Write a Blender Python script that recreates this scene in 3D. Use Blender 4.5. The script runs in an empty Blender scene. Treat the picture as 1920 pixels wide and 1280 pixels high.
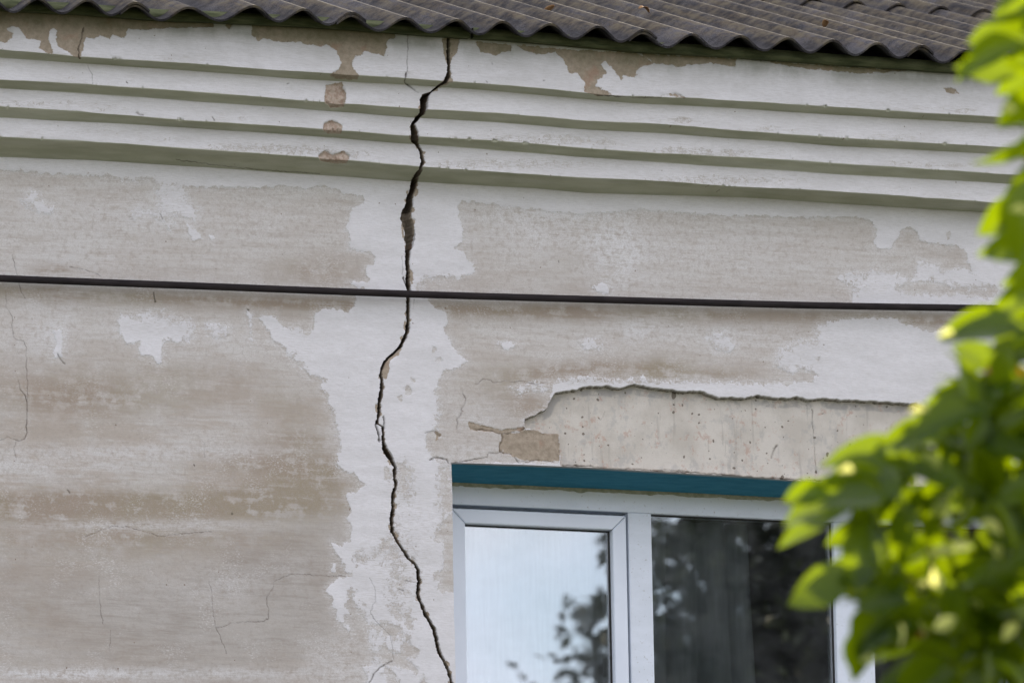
import bpy, math, random
import numpy as np
from math import radians as R
from mathutils import Vector, Matrix
random.seed(7); RNG = np.random.default_rng(11)
SC = bpy.context.scene; COL = SC.collection

# ---------------------------------------------------------------- camera
TH, PH, RO, F = R(20.164), R(11.421), R(-0.973), 11704.4      # F in pixels of a 1920 wide picture
ZC = 5.15                                                     # height of the wall point the camera aims at
fw = np.array([math.sin(TH)*math.cos(PH), math.cos(TH)*math.cos(PH), math.sin(PH)])
r0 = np.array([math.cos(TH), -math.sin(TH), 0.0]); u0 = np.cross(r0, fw)
rt = r0*math.cos(RO)+u0*math.sin(RO); up = -r0*math.sin(RO)+u0*math.cos(RO)
DIST = F/640.0
CP = np.array([0, 0, ZC]) - DIST*fw
cd = bpy.data.cameras.new('camera'); cam = bpy.data.objects.new('camera', cd); COL.objects.link(cam)
cam.matrix_world = Matrix([[rt[0], up[0], -fw[0], CP[0]], [rt[1], up[1], -fw[1], CP[1]], [rt[2], up[2], -fw[2], CP[2]], [0, 0, 0, 1]])
cd.sensor_width = 36; cd.lens = F/1920*36; cd.clip_end = 2000; cd.clip_start = .1
cd.dof.use_dof = True; cd.dof.focus_distance = DIST; cd.dof.aperture_fstop = 5.6
SC.camera = cam
# ---------------------------------------------------------------- world, sun, exposure
SUN_EL, SUN_AZ = R(18.5), R(32)          # azimuth measured from +Y (behind the house) towards +X
w = bpy.data.worlds.new('World'); SC.world = w; w.use_nodes = True
nt = w.node_tree; nt.nodes.clear()
wo = nt.nodes.new('ShaderNodeOutputWorld'); bg = nt.nodes.new('ShaderNodeBackground')
sky = nt.nodes.new('ShaderNodeTexSky'); sky.sky_type = 'NISHITA'; sky.sun_disc = False
sky.sun_elevation = SUN_EL; sky.sun_rotation = SUN_AZ; sky.air_density = 1.0; sky.dust_density = 1.5; sky.ozone_density = 1.0
tc = nt.nodes.new('ShaderNodeTexCoord'); mp = nt.nodes.new('ShaderNodeMapping'); mp.inputs['Scale'].default_value = (2.2, 2.2, 6.0)
cn = nt.nodes.new('ShaderNodeTexNoise'); cn.inputs['Scale'].default_value = 1.3; cn.inputs['Detail'].default_value = 7; cn.inputs['Roughness'].default_value = .55
cr = nt.nodes.new('ShaderNodeMapRange'); cr.interpolation_type = 'SMOOTHSTEP'; cr.inputs['From Min'].default_value = .30; cr.inputs['From Max'].default_value = .52; cr.inputs['To Max'].default_value = .85
mx = nt.nodes.new('ShaderNodeMix'); mx.data_type = 'RGBA'; m3 = nt.nodes.new('ShaderNodeMix'); m3.data_type = 'RGBA'; m3.inputs['A'].default_value = (6.1, 6.15, 7.1, 1); m3.inputs['B'].default_value = (7.0, 6.5, 6.5, 1); n5 = nt.nodes.new('ShaderNodeTexNoise'); n5.inputs['Scale'].default_value = 5.0; n5.inputs['Detail'].default_value = 2; r5 = nt.nodes.new('ShaderNodeMapRange'); r5.inputs['From Min'].default_value = .42; r5.inputs['From Max'].default_value = .56
L = nt.links.new
L(tc.outputs['Generated'], mp.inputs['Vector']); L(mp.outputs[0], cn.inputs['Vector']); L(cn.outputs['Fac'], cr.inputs['Value'])
L(mp.outputs[0], n5.inputs['Vector']); L(n5.outputs['Fac'], r5.inputs['Value']); L(r5.outputs[0], m3.inputs['Factor']); L(m3.outputs['Result'], mx.inputs['B']); L(cr.outputs[0], mx.inputs['Factor']); L(sky.outputs[0], mx.inputs['A']); L(mx.outputs['Result'], bg.inputs['Color'])
bg.inputs['Strength'].default_value = .15; L(bg.outputs[0], wo.inputs[0])
sd = bpy.data.lights.new('sun', 'SUN'); sd.energy = 5.0; sd.angle = R(.5); sd.color = (1.0, .86, .66)
so = bpy.data.objects.new('sun', sd); COL.objects.link(so)
sdir = Vector((math.sin(SUN_AZ)*math.cos(SUN_EL), math.cos(SUN_AZ)*math.cos(SUN_EL), math.sin(SUN_EL)))
so.rotation_euler = sdir.to_track_quat('Z', 'Y').to_euler(); so.location = (0, 0, 20)
vs = SC.view_settings; vs.view_transform = 'Standard'; vs.look = 'None'; vs.gamma = 1; vs.exposure = .92
SC.render.engine = 'CYCLES'

# ---------------------------------------------------------------- helpers
def unp(px, py, y):
    """world point where the sight line of photo pixel (px,py) meets the plane Y=y"""
    px = np.asarray(px, float); py = np.asarray(py, float)
    d = fw + np.multiply.outer((px-960)/F, rt) - np.multiply.outer((py-640)/F, up)
    t = (y-CP[1])/d[..., 1]
    return CP + t[..., None]*d
def ray_at(px, py, dist):
    d = fw + (px-960)/F*rt - (py-640)/F*up
    return Vector(CP + dist*d)
def prj(X, Y, Z):
    dx, dy, dz = X-CP[0], Y-CP[1], Z-CP[2]
    q = dx*fw[0]+dy*fw[1]+dz*fw[2]
    return 960+F*(dx*rt[0]+dy*rt[1]+dz*rt[2])/q, 640-F*(dx*up[0]+dy*up[1]+dz*up[2])/q
def tag(o, label=None, cat=None, group=None, kind=None):
    for k, v in (('label', label), ('category', cat), ('group', group), ('kind', kind)):
        if v: o[k] = v
    return o
def link(name, me, mat=None, parent=None, smooth=False):
    me.name = name; o = bpy.data.objects.new(name, me); COL.objects.link(o)
    if mat: me.materials.append(mat)
    if parent: o.parent = parent
    if smooth: me.polygons.foreach_set('use_smooth', [True]*len(me.polygons))
    return o
def empty(name, loc=(0, 0, 0)):
    o = bpy.data.objects.new(name, None); COL.objects.link(o); o.location = loc; o.empty_display_size = .2; return o
def mesh_np(name, co, quads, attrs=None):
    me = bpy.data.meshes.new(name); n = len(co)
    me.vertices.add(n); me.vertices.foreach_set('co', np.ascontiguousarray(co, dtype=np.float32).ravel())
    q = np.ascontiguousarray(quads, dtype=np.int32); m = len(q)
    me.loops.add(m*4); me.loops.foreach_set('vertex_index', q.ravel())
    me.polygons.add(m); me.polygons.foreach_set('loop_start', np.arange(m, dtype=np.int32)*4)
    me.update(calc_edges=True)
    for k, v in (attrs or {}).items():
        a = me.attributes.new(k, 'FLOAT', 'POINT'); a.data.foreach_set('value', np.ascontiguousarray(v, dtype=np.float32).ravel())
    return me
class MB:
    def __init__(s): s.v = []; s.f = []
    def box(s, x0, x1, y0, y1, z0, z1):
        n = len(s.v)
        s.v += [(x, y, z) for z in (z0, z1) for y in (y0, y1) for x in (x0, x1)]
        s.f += [tuple(n+i for i in q) for q in ((0, 2, 3, 1), (4, 5, 7, 6), (0, 1, 5, 4), (2, 6, 7, 3), (0, 4, 6, 2), (1, 3, 7, 5))]
    def poly(s, pts):
        n = len(s.v); s.v += [tuple(p) for p in pts]; s.f.append(tuple(range(n, n+len(pts))))
    def prism(s, pts, y0, y1):     # polygon in XZ, extruded along Y
        n = len(s.v); k = len(pts)
        s.v += [(p[0], y0, p[1]) for p in pts]+[(p[0], y1, p[1]) for p in pts]
        s.f.append(tuple(range(n, n+k))); s.f.append(tuple(range(n+2*k-1, n+k-1, -1)))
        for i in range(k):
            j = (i+1) % k; s.f.append((n+i, n+i+k, n+j+k, n+j))
    def build(s, name, mat, parent=None, bevel=0, smooth=False):
        me = bpy.data.meshes.new(name); me.from_pydata(s.v, [], s.f); me.update()
        o = link(name, me, mat, parent, smooth)
        if bevel:
            b = o.modifiers.new('bevel', 'BEVEL'); b.width = bevel; b.segments = 2; b.limit_method = 'ANGLE'; b.angle_limit = R(40)
        return o
def tube(name, pts, rad, mat, parent=None, seg=10):
    pts = [Vector(p) for p in pts]; v = []; f = []
    rad = rad if hasattr(rad, '__len__') else [rad]*len(pts)
    for i, p in enumerate(pts):
        t = (pts[min(i+1, len(pts)-1)]-pts[max(i-1, 0)]).normalized()
        a = t.orthogonal().normalized() if i == 0 else (a-t*a.dot(t)).normalized()
        b = t.cross(a)
        for k in range(seg):
            q = 2*math.pi*k/seg; v.append(p+(a*math.cos(q)+b*math.sin(q))*rad[i])
    for i in range(len(pts)-1):
        for k in range(seg):
            f.append((i*seg+k, i*seg+(k+1) % seg, (i+1)*seg+(k+1) % seg, (i+1)*seg+k))
    f.append(tuple(range(seg-1, -1, -1))); f.append(tuple((len(pts)-1)*seg+k for k in range(seg)))
    me = bpy.data.meshes.new(name); me.from_pydata([tuple(q) for q in v], [], f); me.update()
    return link(name, me, mat, parent, True)
def vnoise(x, y, seed, octv=4, rough=.5):
    """smooth fractal value noise in about -1..1"""
    g = np.random.default_rng(seed).random((256, 256)); out = 0; amp = 1; tot = 0
    for o in range(octv):
        xf = np.floor(x); yf = np.floor(y); fx = x-xf; fy = y-yf
        i = xf.astype(np.int64) & 255; j = yf.astype(np.int64) & 255; i1 = (i+1) & 255; j1 = (j+1) & 255
        fx = fx*fx*(3-2*fx); fy = fy*fy*(3-2*fy)
        v = (g[i, j]*(1-fx)+g[i1, j]*fx)*(1-fy)+(g[i, j1]*(1-fx)+g[i1, j1]*fx)*fy
        out = out+amp*(v*2-1); tot += amp; amp *= rough; x = x*2.03+17.3; y = y*2.03+5.1
    return out/tot
# ---- node helpers
class NT:
    def __init__(s, name):
        s.m = bpy.data.materials.new(name); s.m.use_nodes = True; s.t = s.m.node_tree; s.t.nodes.clear()
        s.out = s.t.nodes.new('ShaderNodeOutputMaterial')
    def n(s, typ, **kw):
        nd = s.t.nodes.new(typ)
        for k, v in kw.items():
            if k.startswith('_'): setattr(nd, k[1:], v)
        return nd
    def set(s, nd, key, v):
        if isinstance(v, bpy.types.NodeSocket): s.t.links.new(v, nd.inputs[key])
        else:
            if isinstance(v, tuple) and len(v) == 3 and nd.inputs[key].type == 'RGBA': v = v+(1,)
            nd.inputs[key].default_value = v
    def coord(s): return s.n('ShaderNodeTexCoord').outputs['Object']
    def map(s, v, sc, loc=(0, 0, 0), rot=(0, 0, 0)):
        nd = s.n('ShaderNodeMapping'); s.set(nd, 'Vector', v); nd.inputs['Scale'].default_value = sc; nd.inputs['Location'].default_value = loc; nd.inputs['Rotation'].default_value = rot; return nd.outputs[0]
    def noise(s, v, scale, detail=5, rough=.55, dist=0):
        nd = s.n('ShaderNodeTexNoise'); s.set(nd, 'Vector', v)
        for k, q in (('Scale', scale), ('Detail', detail), ('Roughness', rough), ('Distortion', dist)): nd.inputs[k].default_value = q
        return nd.outputs['Fac']
    def vor(s, v, scale, rnd=1.0, flat=False):
        nd = s.n('ShaderNodeTexVoronoi'); s.set(nd, 'Vector', v); nd.inputs['Scale'].default_value = scale; nd.inputs['Randomness'].default_value = rnd; nd.voronoi_dimensions = '2D' if flat else '3D'; return nd
    def math(s, op, a, b=0.0, c=None, clamp=False):
        nd = s.n('ShaderNodeMath', _operation=op, _use_clamp=clamp); s.set(nd, 0, a); s.set(nd, 1, b)
        if c is not None: s.set(nd, 2, c)
        return nd.outputs[0]
    def rng(s, v, a, b, lo=0.0, hi=1.0, smooth=True):
        nd = s.n('ShaderNodeMapRange', _interpolation_type='SMOOTHSTEP' if smooth else 'LINEAR')
        for k, q in (('Value', v), ('From Min', a), ('From Max', b), ('To Min', lo), ('To Max', hi)): s.set(nd, k, q)
        return nd.outputs[0]
    def mix(s, f, a, b, mode='MIX'):
        nd = s.n('ShaderNodeMix', _data_type='RGBA', _blend_type=mode); s.set(nd, 'Factor', f); s.set(nd, 'A', a); s.set(nd, 'B', b); return nd.outputs['Result']
    def attr(s, name):
        nd = s.n('ShaderNodeAttribute'); nd.attribute_name = name; return nd.outputs['Fac']
    def bump(s, h, st=.3, dist=.002, nrm=None):
        nd = s.n('ShaderNodeBump'); s.set(nd, 'Height', h); nd.inputs['Strength'].default_value = st; nd.inputs['Distance'].default_value = dist
        if nrm is not None: s.set(nd, 'Normal', nrm)
        return nd.outputs[0]
    def bsdf(s, col, rough=.8, nrm=None, spec=.3, **kw):
        nd = s.n('ShaderNodeBsdfPrincipled'); s.set(nd, 'Base Color', col); s.set(nd, 'Roughness', rough); s.set(nd, 'Specular IOR Level', spec)
        if nrm is not None: s.set(nd, 'Normal', nrm)
        for k, v in kw.items(): s.set(nd, k.replace('_', ' '), v)
        return nd.outputs[0]
    def done(s, sh): s.t.links.new(sh, s.out.inputs['Surface']); return s.m

# ---------------------------------------------------------------- materials
def mat_wall():
    t = NT('limewashed_plaster'); P = t.coord()
    paint, stain, mortar = t.attr('paint'), t.attr('stain'), t.attr('mortar')
    wear, lint, crk_shade, moss, wash, dark = t.attr('wear'), t.attr('lintel'), t.attr('crack'), t.attr('moss'), t.attr('wash'), t.attr('grey')
    teal = t.attr('teal'); sof = t.attr('soffit_tone')
    # --- fractal edge of the limewash
    n1 = t.noise(P, 50, 4, .55); n2 = t.noise(t.map(P, (1, 1, 1), rot=(0, .5, 0)), 170, 4, .66)
    e = t.math('ADD', t.math('MULTIPLY', t.math('SUBTRACT', n1, .5), 2.1), t.math('MULTIPLY', t.math('SUBTRACT', n2, .5), t.math('ADD', .8, t.math('MULTIPLY', wear, 2.6))))
    rag = t.math('ADD', 10.0, t.math('MULTIPLY', wear, 52.0))
    pv = t.math('ADD', t.math('SUBTRACT', paint, t.math('MULTIPLY', wear, 9.0)), t.math('MULTIPLY', e, rag))
    pm = t.rng(pv, -.55, .55)
    # --- bare plaster: brush streaks and blotches
    st1 = t.noise(t.map(P, (2.2, 1, 26), rot=(0, .03, 0)), 2.2, 7, .62); st2 = t.noise(t.map(P, (7, 1, 75)), 3.0, 5, .65)
    bl = t.noise(P, 3.1, 6, .6); fine = t.noise(P, 420, 3, .7); med = t.noise(P, 60, 6, .7)
    n3 = t.noise(P, 17, 7, .68); n4 = t.noise(t.map(P, (1.4, 1, 3.2), rot=(0, .25, 0)), 95, 5, .72)
    st3 = t.noise(t.map(P, (1.2, 1, 13), rot=(0, .05, 0), loc=(2, 0, 5)), 5.5, 7, .7)
    bare = t.mix(t.rng(st1, .38, .60), (.52, .485, .45), (.61, .59, .565))
    bare = t.mix(t.rng(st2, .48, .68, 0, .5), bare, (.665, .65, .64))
    brn = t.noise(t.map(P, (1, 1, 2.6), rot=(0, .05, 0), loc=(4, 0, 2)), 3.2, 7, .66)
    bare = t.mix(t.math('MULTIPLY', t.rng(t.math('ADD', t.math('MULTIPLY', brn, .6), t.math('MULTIPLY', st3, .4)), .45, .56), t.math('ADD', .28, t.math('MULTIPLY', t.attr('low'), .5))), bare, (.445, .38, .32))
    bare = t.mix(t.math('MULTIPLY', dark, .85), bare, t.mix(t.rng(t.math('ADD', t.math('MULTIPLY', st3, .55), t.math('MULTIPLY', bl, .45)), .40, .58), (.315, .28, .245), (.455, .43, .40)))
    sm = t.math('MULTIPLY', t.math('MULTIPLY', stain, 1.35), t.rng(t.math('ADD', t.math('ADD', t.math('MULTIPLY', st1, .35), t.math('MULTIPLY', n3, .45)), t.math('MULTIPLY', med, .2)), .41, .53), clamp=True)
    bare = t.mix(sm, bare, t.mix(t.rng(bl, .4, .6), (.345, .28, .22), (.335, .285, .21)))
    wm = t.math('MULTIPLY', wash, t.rng(t.math('ADD', t.math('MULTIPLY', st2, .35), t.math('MULTIPLY', t.math('ADD', med, n3), .325)), .40, .56), clamp=True)
    bare = t.mix(wm, bare, (.70, .695, .70))
    hal = t.math('MULTIPLY', t.rng(paint, -17, 1), t.rng(t.math('ADD', t.math('MULTIPLY', n4, .5), t.math('MULTIPLY', st2, .5)), .44, .55))
    bare = t.mix(t.math('MULTIPLY', hal, .6), bare, (.69, .685, .69))
    bare = t.mix(t.rng(med, .36, .50, .38, 0), bare, (.36, .31, .27))
    bare = t.mix(t.rng(fine, .38, .54, .52, 0), bare, (.40, .36, .33))
    flz = t.math('ADD', t.rng(t.noise(P, 6, 5, .7), .46, .66), t.math('MULTIPLY', wear, .5), clamp=True)
    fl = t.math('MULTIPLY', t.rng(n4, .53, .60), flz)
    bare = t.mix(t.math('MULTIPLY', fl, .62), bare, (.72, .71, .71))
    dk = t.math('MULTIPLY', t.rng(t.noise(t.map(P, (2, 1, 1.2), rot=(0, -.3, 0)), 130, 4, .75), .64, .72), t.rng(t.noise(P, 5, 4, .6), .45, .6))
    bare = t.mix(t.math('MULTIPLY', dk, .6), bare, (.27, .22, .18))
    sc1 = t.noise(t.map(P, (1, 1, 9), rot=(0, -.75, 0)), 40, 4, .7)
    bare = t.mix(t.math('MULTIPLY', t.math('MULTIPLY', t.rng(sc1, .56, .64), wear), .8), bare, (.68, .67, .67))
    # --- limewash
    wh = t.mix(t.rng(t.noise(t.map(P, (2, 1, 9)), 2.5, 6, .6), .35, .65), (.68, .67, .68), (.755, .745, .765))
    wh = t.mix(t.rng(t.noise(t.map(P, (14, 1, 110)), 3, 5, .7), .36, .56, .26, 0), wh, (.45, .43, .41))
    wh = t.mix(t.math('MULTIPLY', t.rng(t.noise(P, 70, 5, .7), .60, .75), .35), wh, (.50, .47, .44))
    wh = t.mix(t.math('MULTIPLY', t.math('MULTIPLY', t.rng(sc1, .50, .40), t.math('MULTIPLY', wear, 1.4)), .7, clamp=True), wh, (.50, .475, .44))
    wh = t.mix(t.rng(fine, .38, .56, .20, 0), wh, (.50, .49, .49))
    col = t.mix(pm, bare, wh)
    col = t.mix(t.math('MULTIPLY', sof, t.rng(t.noise(t.map(P, (1.5, 12, 12)), 3, 6, .65), .25, .6, .75, 1.0), clamp=True), col, t.mix(t.rng(st1, .35, .65), (.43, .435, .335), (.54, .54, .44)))  # soffit faces take a darker olive tone
    # --- broken mortar
    mm = t.rng(t.math('ADD', mortar, t.math('MULTIPLY', e, 6.0)), -.7, .7)
    mcol = t.mix(t.rng(med, .3, .7), (.30, .248, .19), (.42, .352, .278)); mcol = t.mix(t.rng(t.noise(P, 14, 4), .55, .7, 0, .6), mcol, (.36, .22, .16))
    mcol = t.mix(t.rng(fine, .55, .75, 0, .6), mcol, (.55, .49, .42))
    col = t.mix(mm, col, mcol)
    col = t.mix(t.math('MULTIPLY', t.rng(t.attr('holem'), .2, .8), .9), col, t.mix(t.rng(med, .42, .56), (.40, .30, .24), (.52, .43, .36)))
    # --- lintel concrete
    c1 = t.mix(t.rng(t.noise(P, 9, 5, .6), .35, .65), (.53, .495, .44), (.64, .605, .55))
    c1 = t.mix(t.math('MULTIPLY', t.rng(t.noise(t.map(P, (1.3, 1, 1)), 24, 6, .7), .52, .64), .45), c1, (.38, .38, .37))
    c1 = t.mix(t.math('MULTIPLY', t.rng(t.noise(t.map(P, (1, 1, .8), loc=(3, 0, 1)), 30, 5, .75), .57, .64), .5), c1, (.46, .27, .20))
    c1 = t.mix(t.math('MULTIPLY', t.rng(t.noise(t.map(P, (10, 1, 1)), 4, 3), .6, .66), .3), c1, (.3, .28, .25))
    c1 = t.mix(t.rng(fine, .3, .7, .22, 0), c1, (.35, .31, .27))
    dsv = t.n('ShaderNodeVectorMath', _operation='ADD'); nc = t.n('ShaderNodeTexNoise'); t.set(nc, 'Vector', P); nc.inputs['Scale'].default_value = 55; sc_ = t.n('ShaderNodeVectorMath', _operation='SCALE'); t.set(sc_, 0, nc.outputs['Color']); sc_.inputs['Scale'].default_value = .010; t.set(dsv, 0, P); t.set(dsv, 1, sc_.outputs[0]); PD = dsv.outputs[0]
    v1 = t.vor(t.map(PD, (1, 1, 1), rot=(-math.pi/2, 0, 0)), 38, flat=True); rv = t.n('ShaderNodeSeparateColor'); t.set(rv, 0, v1.outputs['Color'])
    pit = t.math('MULTIPLY', t.math('LESS_THAN', v1.outputs['Distance'], t.math('ADD', .03, t.math('MULTIPLY', t.math('POWER', rv.outputs[1], 3.0), .13))), t.math('GREATER_THAN', rv.outputs[0], .62))
    v2 = t.vor(t.map(t.map(PD, (1, 1, .6), rot=(0, .4, 0)), (1, 1, 1), rot=(-math.pi/2, 0, 0)), 12, flat=True); rv2 = t.n('ShaderNodeSeparateColor'); t.set(rv2, 0, v2.outputs['Color'])
    pit = t.math('MAXIMUM', pit, t.math('MULTIPLY', t.math('LESS_THAN', v2.outputs['Distance'], t.math('ADD', .02, t.math('MULTIPLY', t.math('POWER', rv2.outputs[1], 2.0), .09))), t.math('GREATER_THAN', rv2.outputs[0], .6)))
    c1 = t.mix(t.math('MULTIPLY', t.rng(t.attr('smudge'), .2, .7), t.rng(n3, .42, .58, 0, .75)), c1, (.33, .32, .31))
    c1 = t.mix(t.math('MULTIPLY', pit, .85), c1, (.15, .125, .10))
    col = t.mix(lint, col, c1)
    # --- pits in the plaster, cracks with the painted lintel shadow line, moss
    v3 = t.vor(t.map(PD, (1, 1, 1), rot=(-math.pi/2, 0, 0)), 20, flat=True); rv3 = t.n('ShaderNodeSeparateColor'); t.set(rv3, 0, v3.outputs['Color'])
    pp = t.math('MULTIPLY', t.math('LESS_THAN', t.math('ADD', v3.outputs['Distance'], t.math('MULTIPLY', n2, .03)), t.rng(rv3.outputs[1], 0, 1, .03, .06, False)), t.math('GREATER_THAN', rv3.outputs[0], .93))
    col = t.mix(t.math('MULTIPLY', pp, .75), col, (.20, .14, .10))
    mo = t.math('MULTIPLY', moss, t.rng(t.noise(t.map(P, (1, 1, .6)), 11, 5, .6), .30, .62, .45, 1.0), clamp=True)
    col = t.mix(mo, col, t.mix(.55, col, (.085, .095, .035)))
    col = t.mix(t.math('MULTIPLY', crk_shade, .97, clamp=True), col, (.055, .042, .03))
    tcol = t.mix(t.rng(t.noise(t.map(P, (1, 3, 1)), 14, 5), .3, .7), (.036, .185, .275), (.05, .225, .33))
    col = t.mix(teal, col, tcol)
    # --- relief
    h = t.math('MULTIPLY', med, .5); h = t.math('ADD', h, t.math('MULTIPLY', fine, .22)); h = t.math('ADD', h, t.math('MULTIPLY', st2, .5))
    h = t.math('ADD', h, t.math('MULTIPLY', pm, 1.1)); h = t.math('SUBTRACT', h, t.math('MULTIPLY', mm, .5))
    h = t.math('SUBTRACT', h, t.math('MULTIPLY', t.math('MAXIMUM', t.math('MULTIPLY', pit, lint), pp), 1.2))
    return t.done(t.bsdf(col, .9, t.bump(h, .55, .0016), .15))
def mat_simple(name, c1, c2, scale=20, rough=.8, bump=.2, dist=.002, sc=(1, 1, 1), spec=.3, **kw):
    t = NT(name); P = t.map(t.coord(), sc); n = t.noise(P, scale, 6, .6)
    return t.done(t.bsdf(t.mix(t.rng(n, .3, .7), c1, c2), rough, t.bump(n, bump, dist), spec, **kw))
def mat_roof():
    t = NT('weathered_fibre_cement'); P = t.coord()
    n = t.noise(P, 22, 8, .7); f = t.noise(P, 230, 4, .75); b = t.noise(P, 3.5, 5, .6); st = t.noise(t.map(P, (12, 1.2, 1.2)), 4, 6, .7)
    c = t.mix(t.rng(n, .3, .7), (.011, .0105, .0115), (.050, .047, .050))
    c = t.mix(t.rng(t.math('ADD', t.math('MULTIPLY', b, .5), t.math('MULTIPLY', f, .5)), .5, .66, 0, .75), c, (.135, .133, .15))
    c = t.mix(t.rng(f, .25, .5, .6, 0), c, (.035, .032, .035))
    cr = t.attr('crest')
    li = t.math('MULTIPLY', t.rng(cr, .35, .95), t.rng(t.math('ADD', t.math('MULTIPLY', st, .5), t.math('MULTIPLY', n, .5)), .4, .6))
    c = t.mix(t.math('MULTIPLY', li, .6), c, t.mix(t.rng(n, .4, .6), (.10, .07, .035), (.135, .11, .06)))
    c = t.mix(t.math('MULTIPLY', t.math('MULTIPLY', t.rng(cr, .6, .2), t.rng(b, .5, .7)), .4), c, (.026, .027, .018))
    und = t.n('ShaderNodeNewGeometry').outputs['Backfacing']
    h = t.math('ADD', t.math('MULTIPLY', n, .7), t.math('MULTIPLY', f, .4))
    return t.done(t.bsdf(c, .9, t.bump(h, .6, .002), .2))
def mat_leaf(name, c1, c2, tr, edge=None):
    t = NT(name); P = t.coord(); n = t.noise(P, 9, 3); hue = t.attr('hue')
    c = t.mix(t.rng(n, .3, .7), c1, c2); pale = t.math('MULTIPLY', t.math('GREATER_THAN', hue, .78), t.math('LESS_THAN', hue, .88)); c = t.mix(pale, c, (.11, .17, .02)); c = t.mix(t.rng(hue, .90, .96), c, (.30, .12, .02))  # pale leaves coloured bright to stand in for highlights
    col = t.bsdf(c, .26, None, .22)
    tl = t.n('ShaderNodeBsdfTranslucent'); t.set(tl, 'Color', t.mix(pale, t.mix(t.rng(hue, .90, .96), tr, (.55, .20, .03)), (.90, .92, .30)))
    mx = t.n('ShaderNodeMixShader'); t.set(mx, 0, t.rng(pale, 0, 1, .26, .65, False))
    t.t.links.new(col, mx.inputs[1]); t.t.links.new(tl.outputs[0], mx.inputs[2])
    return t.done(mx.outputs[0])
def mat_glass():
    t = NT('window_glass'); tr = t.n('ShaderNodeBsdfTransparent'); t.set(tr, 'Color', (.95, .97, .97))
    gl = t.n('ShaderNodeBsdfGlossy'); t.set(gl, 'Roughness', .0); t.set(gl, 'Color', (.97, .98, 1.0))
    t.set(gl, 'Normal', t.bump(t.noise(t.coord(), 3.5, 2), .05, .002))
    fr = t.n('ShaderNodeFresnel'); fr.inputs['IOR'].default_value = 1.9
    f = t.math('MULTIPLY', fr.outputs[0], 3.1, clamp=True)
    mx = t.n('ShaderNodeMixShader'); t.t.links.new(f, mx.inputs[0])
    t.t.links.new(tr.outputs[0], mx.inputs[1]); t.t.links.new(gl.outputs[0], mx.inputs[2])
    df = t.n('ShaderNodeBsdfDiffuse'); t.set(df, 'Color', (.6, .62, .64)); m2 = t.n('ShaderNodeMixShader'); t.set(m2, 0, t.rng(t.noise(t.map(t.coord(), (1, 1, 1.6)), 5, 6, .65), .3, .7, .006, .045))
    t.t.links.new(mx.outputs[0], m2.inputs[1]); t.t.links.new(df.outputs[0], m2.inputs[2])
    return t.done(m2.outputs[0])
def mat_curtain(name, c, a, tr=.12):
    t = NT(name); P = t.coord(); n = t.noise(t.map(P, (40, 1, 2)), 3, 3)
    d = t.bsdf(t.mix(t.rng(n, .3, .7), c, tuple(q*.85 for q in c)), .9)
    tl = t.n('ShaderNodeBsdfTranslucent'); t.set(tl, 'Color', c)
    m1 = t.n('ShaderNodeMixShader'); m1.inputs[0].default_value = tr; t.t.links.new(d, m1.inputs[1]); t.t.links.new(tl.outputs[0], m1.inputs[2])
    tp = t.n('ShaderNodeBsdfTransparent'); m2 = t.n('ShaderNodeMixShader'); m2.inputs[0].default_value = a
    t.t.links.new(tp.outputs[0], m2.inputs[1]); t.t.links.new(m1.outputs[0], m2.inputs[2])
    return t.done(m2.outputs[0])
M = dict(
    wall=mat_wall(), roof=mat_roof(), glass=mat_glass(),
    pvc=mat_simple('white_window_plastic', (.66, .715, .80), (.71, .765, .85), 6, .35, .02, .001, spec=.5),
    seal=mat_simple('black_rubber_seal', (.02, .02, .02), (.03, .03, .03), 30, .6),
    foam=mat_simple('old_sealant', (.22, .23, .15), (.34, .34, .25), 60, .9, .6, .003),
    side=mat_simple('grey_plaster', (.45, .43, .40), (.58, .56, .54), 6, .9, .4, .003),
    board=mat_simple('mossy_board', (.045, .055, .025), (.115, .125, .065), 9, .9, .5, .004, (1.5, 8, 8)),
    cable=mat_simple('black_cable_rubber', (.014, .011, .012), (.030, .024, .025), 60, .8, .25, .001, (.2, 1, 1), .2),
    room=mat_simple('room_plaster', (.22, .20, .18), (.28, .26, .24), 3, .9, .1),
    bark=mat_simple('bark', (.07, .05, .035), (.16, .12, .09), 30, .9, .8, .006),
    leaf=mat_leaf('glossy_leaf', (.012, .034, .001), (.026, .056, .002), (.46, .64, .003)),
    farleaf=mat_leaf('far_leaf', (.008, .012, .006), (.014, .020, .009), (.015, .025, .008)),
    dry=mat_simple('dry_leaf_brown', (.22, .12, .05), (.38, .22, .10), 40, .8, .3),
    curt=mat_curtain('white_curtain_cloth', (.82, .84, .84), .92),
    sheer=mat_curtain('sheer_curtain_cloth', (.88, .94, .94), .62),
)
def mat_pvcold():
    t = NT('grimy_window_plastic'); P = t.coord(); n = t.noise(t.map(P, (1.5, 1, 3)), 5, 6, .65); f = t.noise(P, 90, 5, .75)
    c = t.mix(t.rng(n, .35, .65), (.64, .69, .76), (.70, .75, .83)); sx = t.n('ShaderNodeSeparateXYZ'); t.set(sx, 0, P)
    c = t.mix(t.math('MULTIPLY', t.rng(sx.outputs[2], zH+.012, zT-.002), t.rng(n, .3, .6, .25, .8)), c, (.47, .50, .44))
    c = t.mix(t.math('MULTIPLY', t.rng(f, .60, .68), .6), c, (.25, .24, .19))
    return t.done(t.bsdf(c, .4, t.bump(f, .08, .001), .45))
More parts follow.
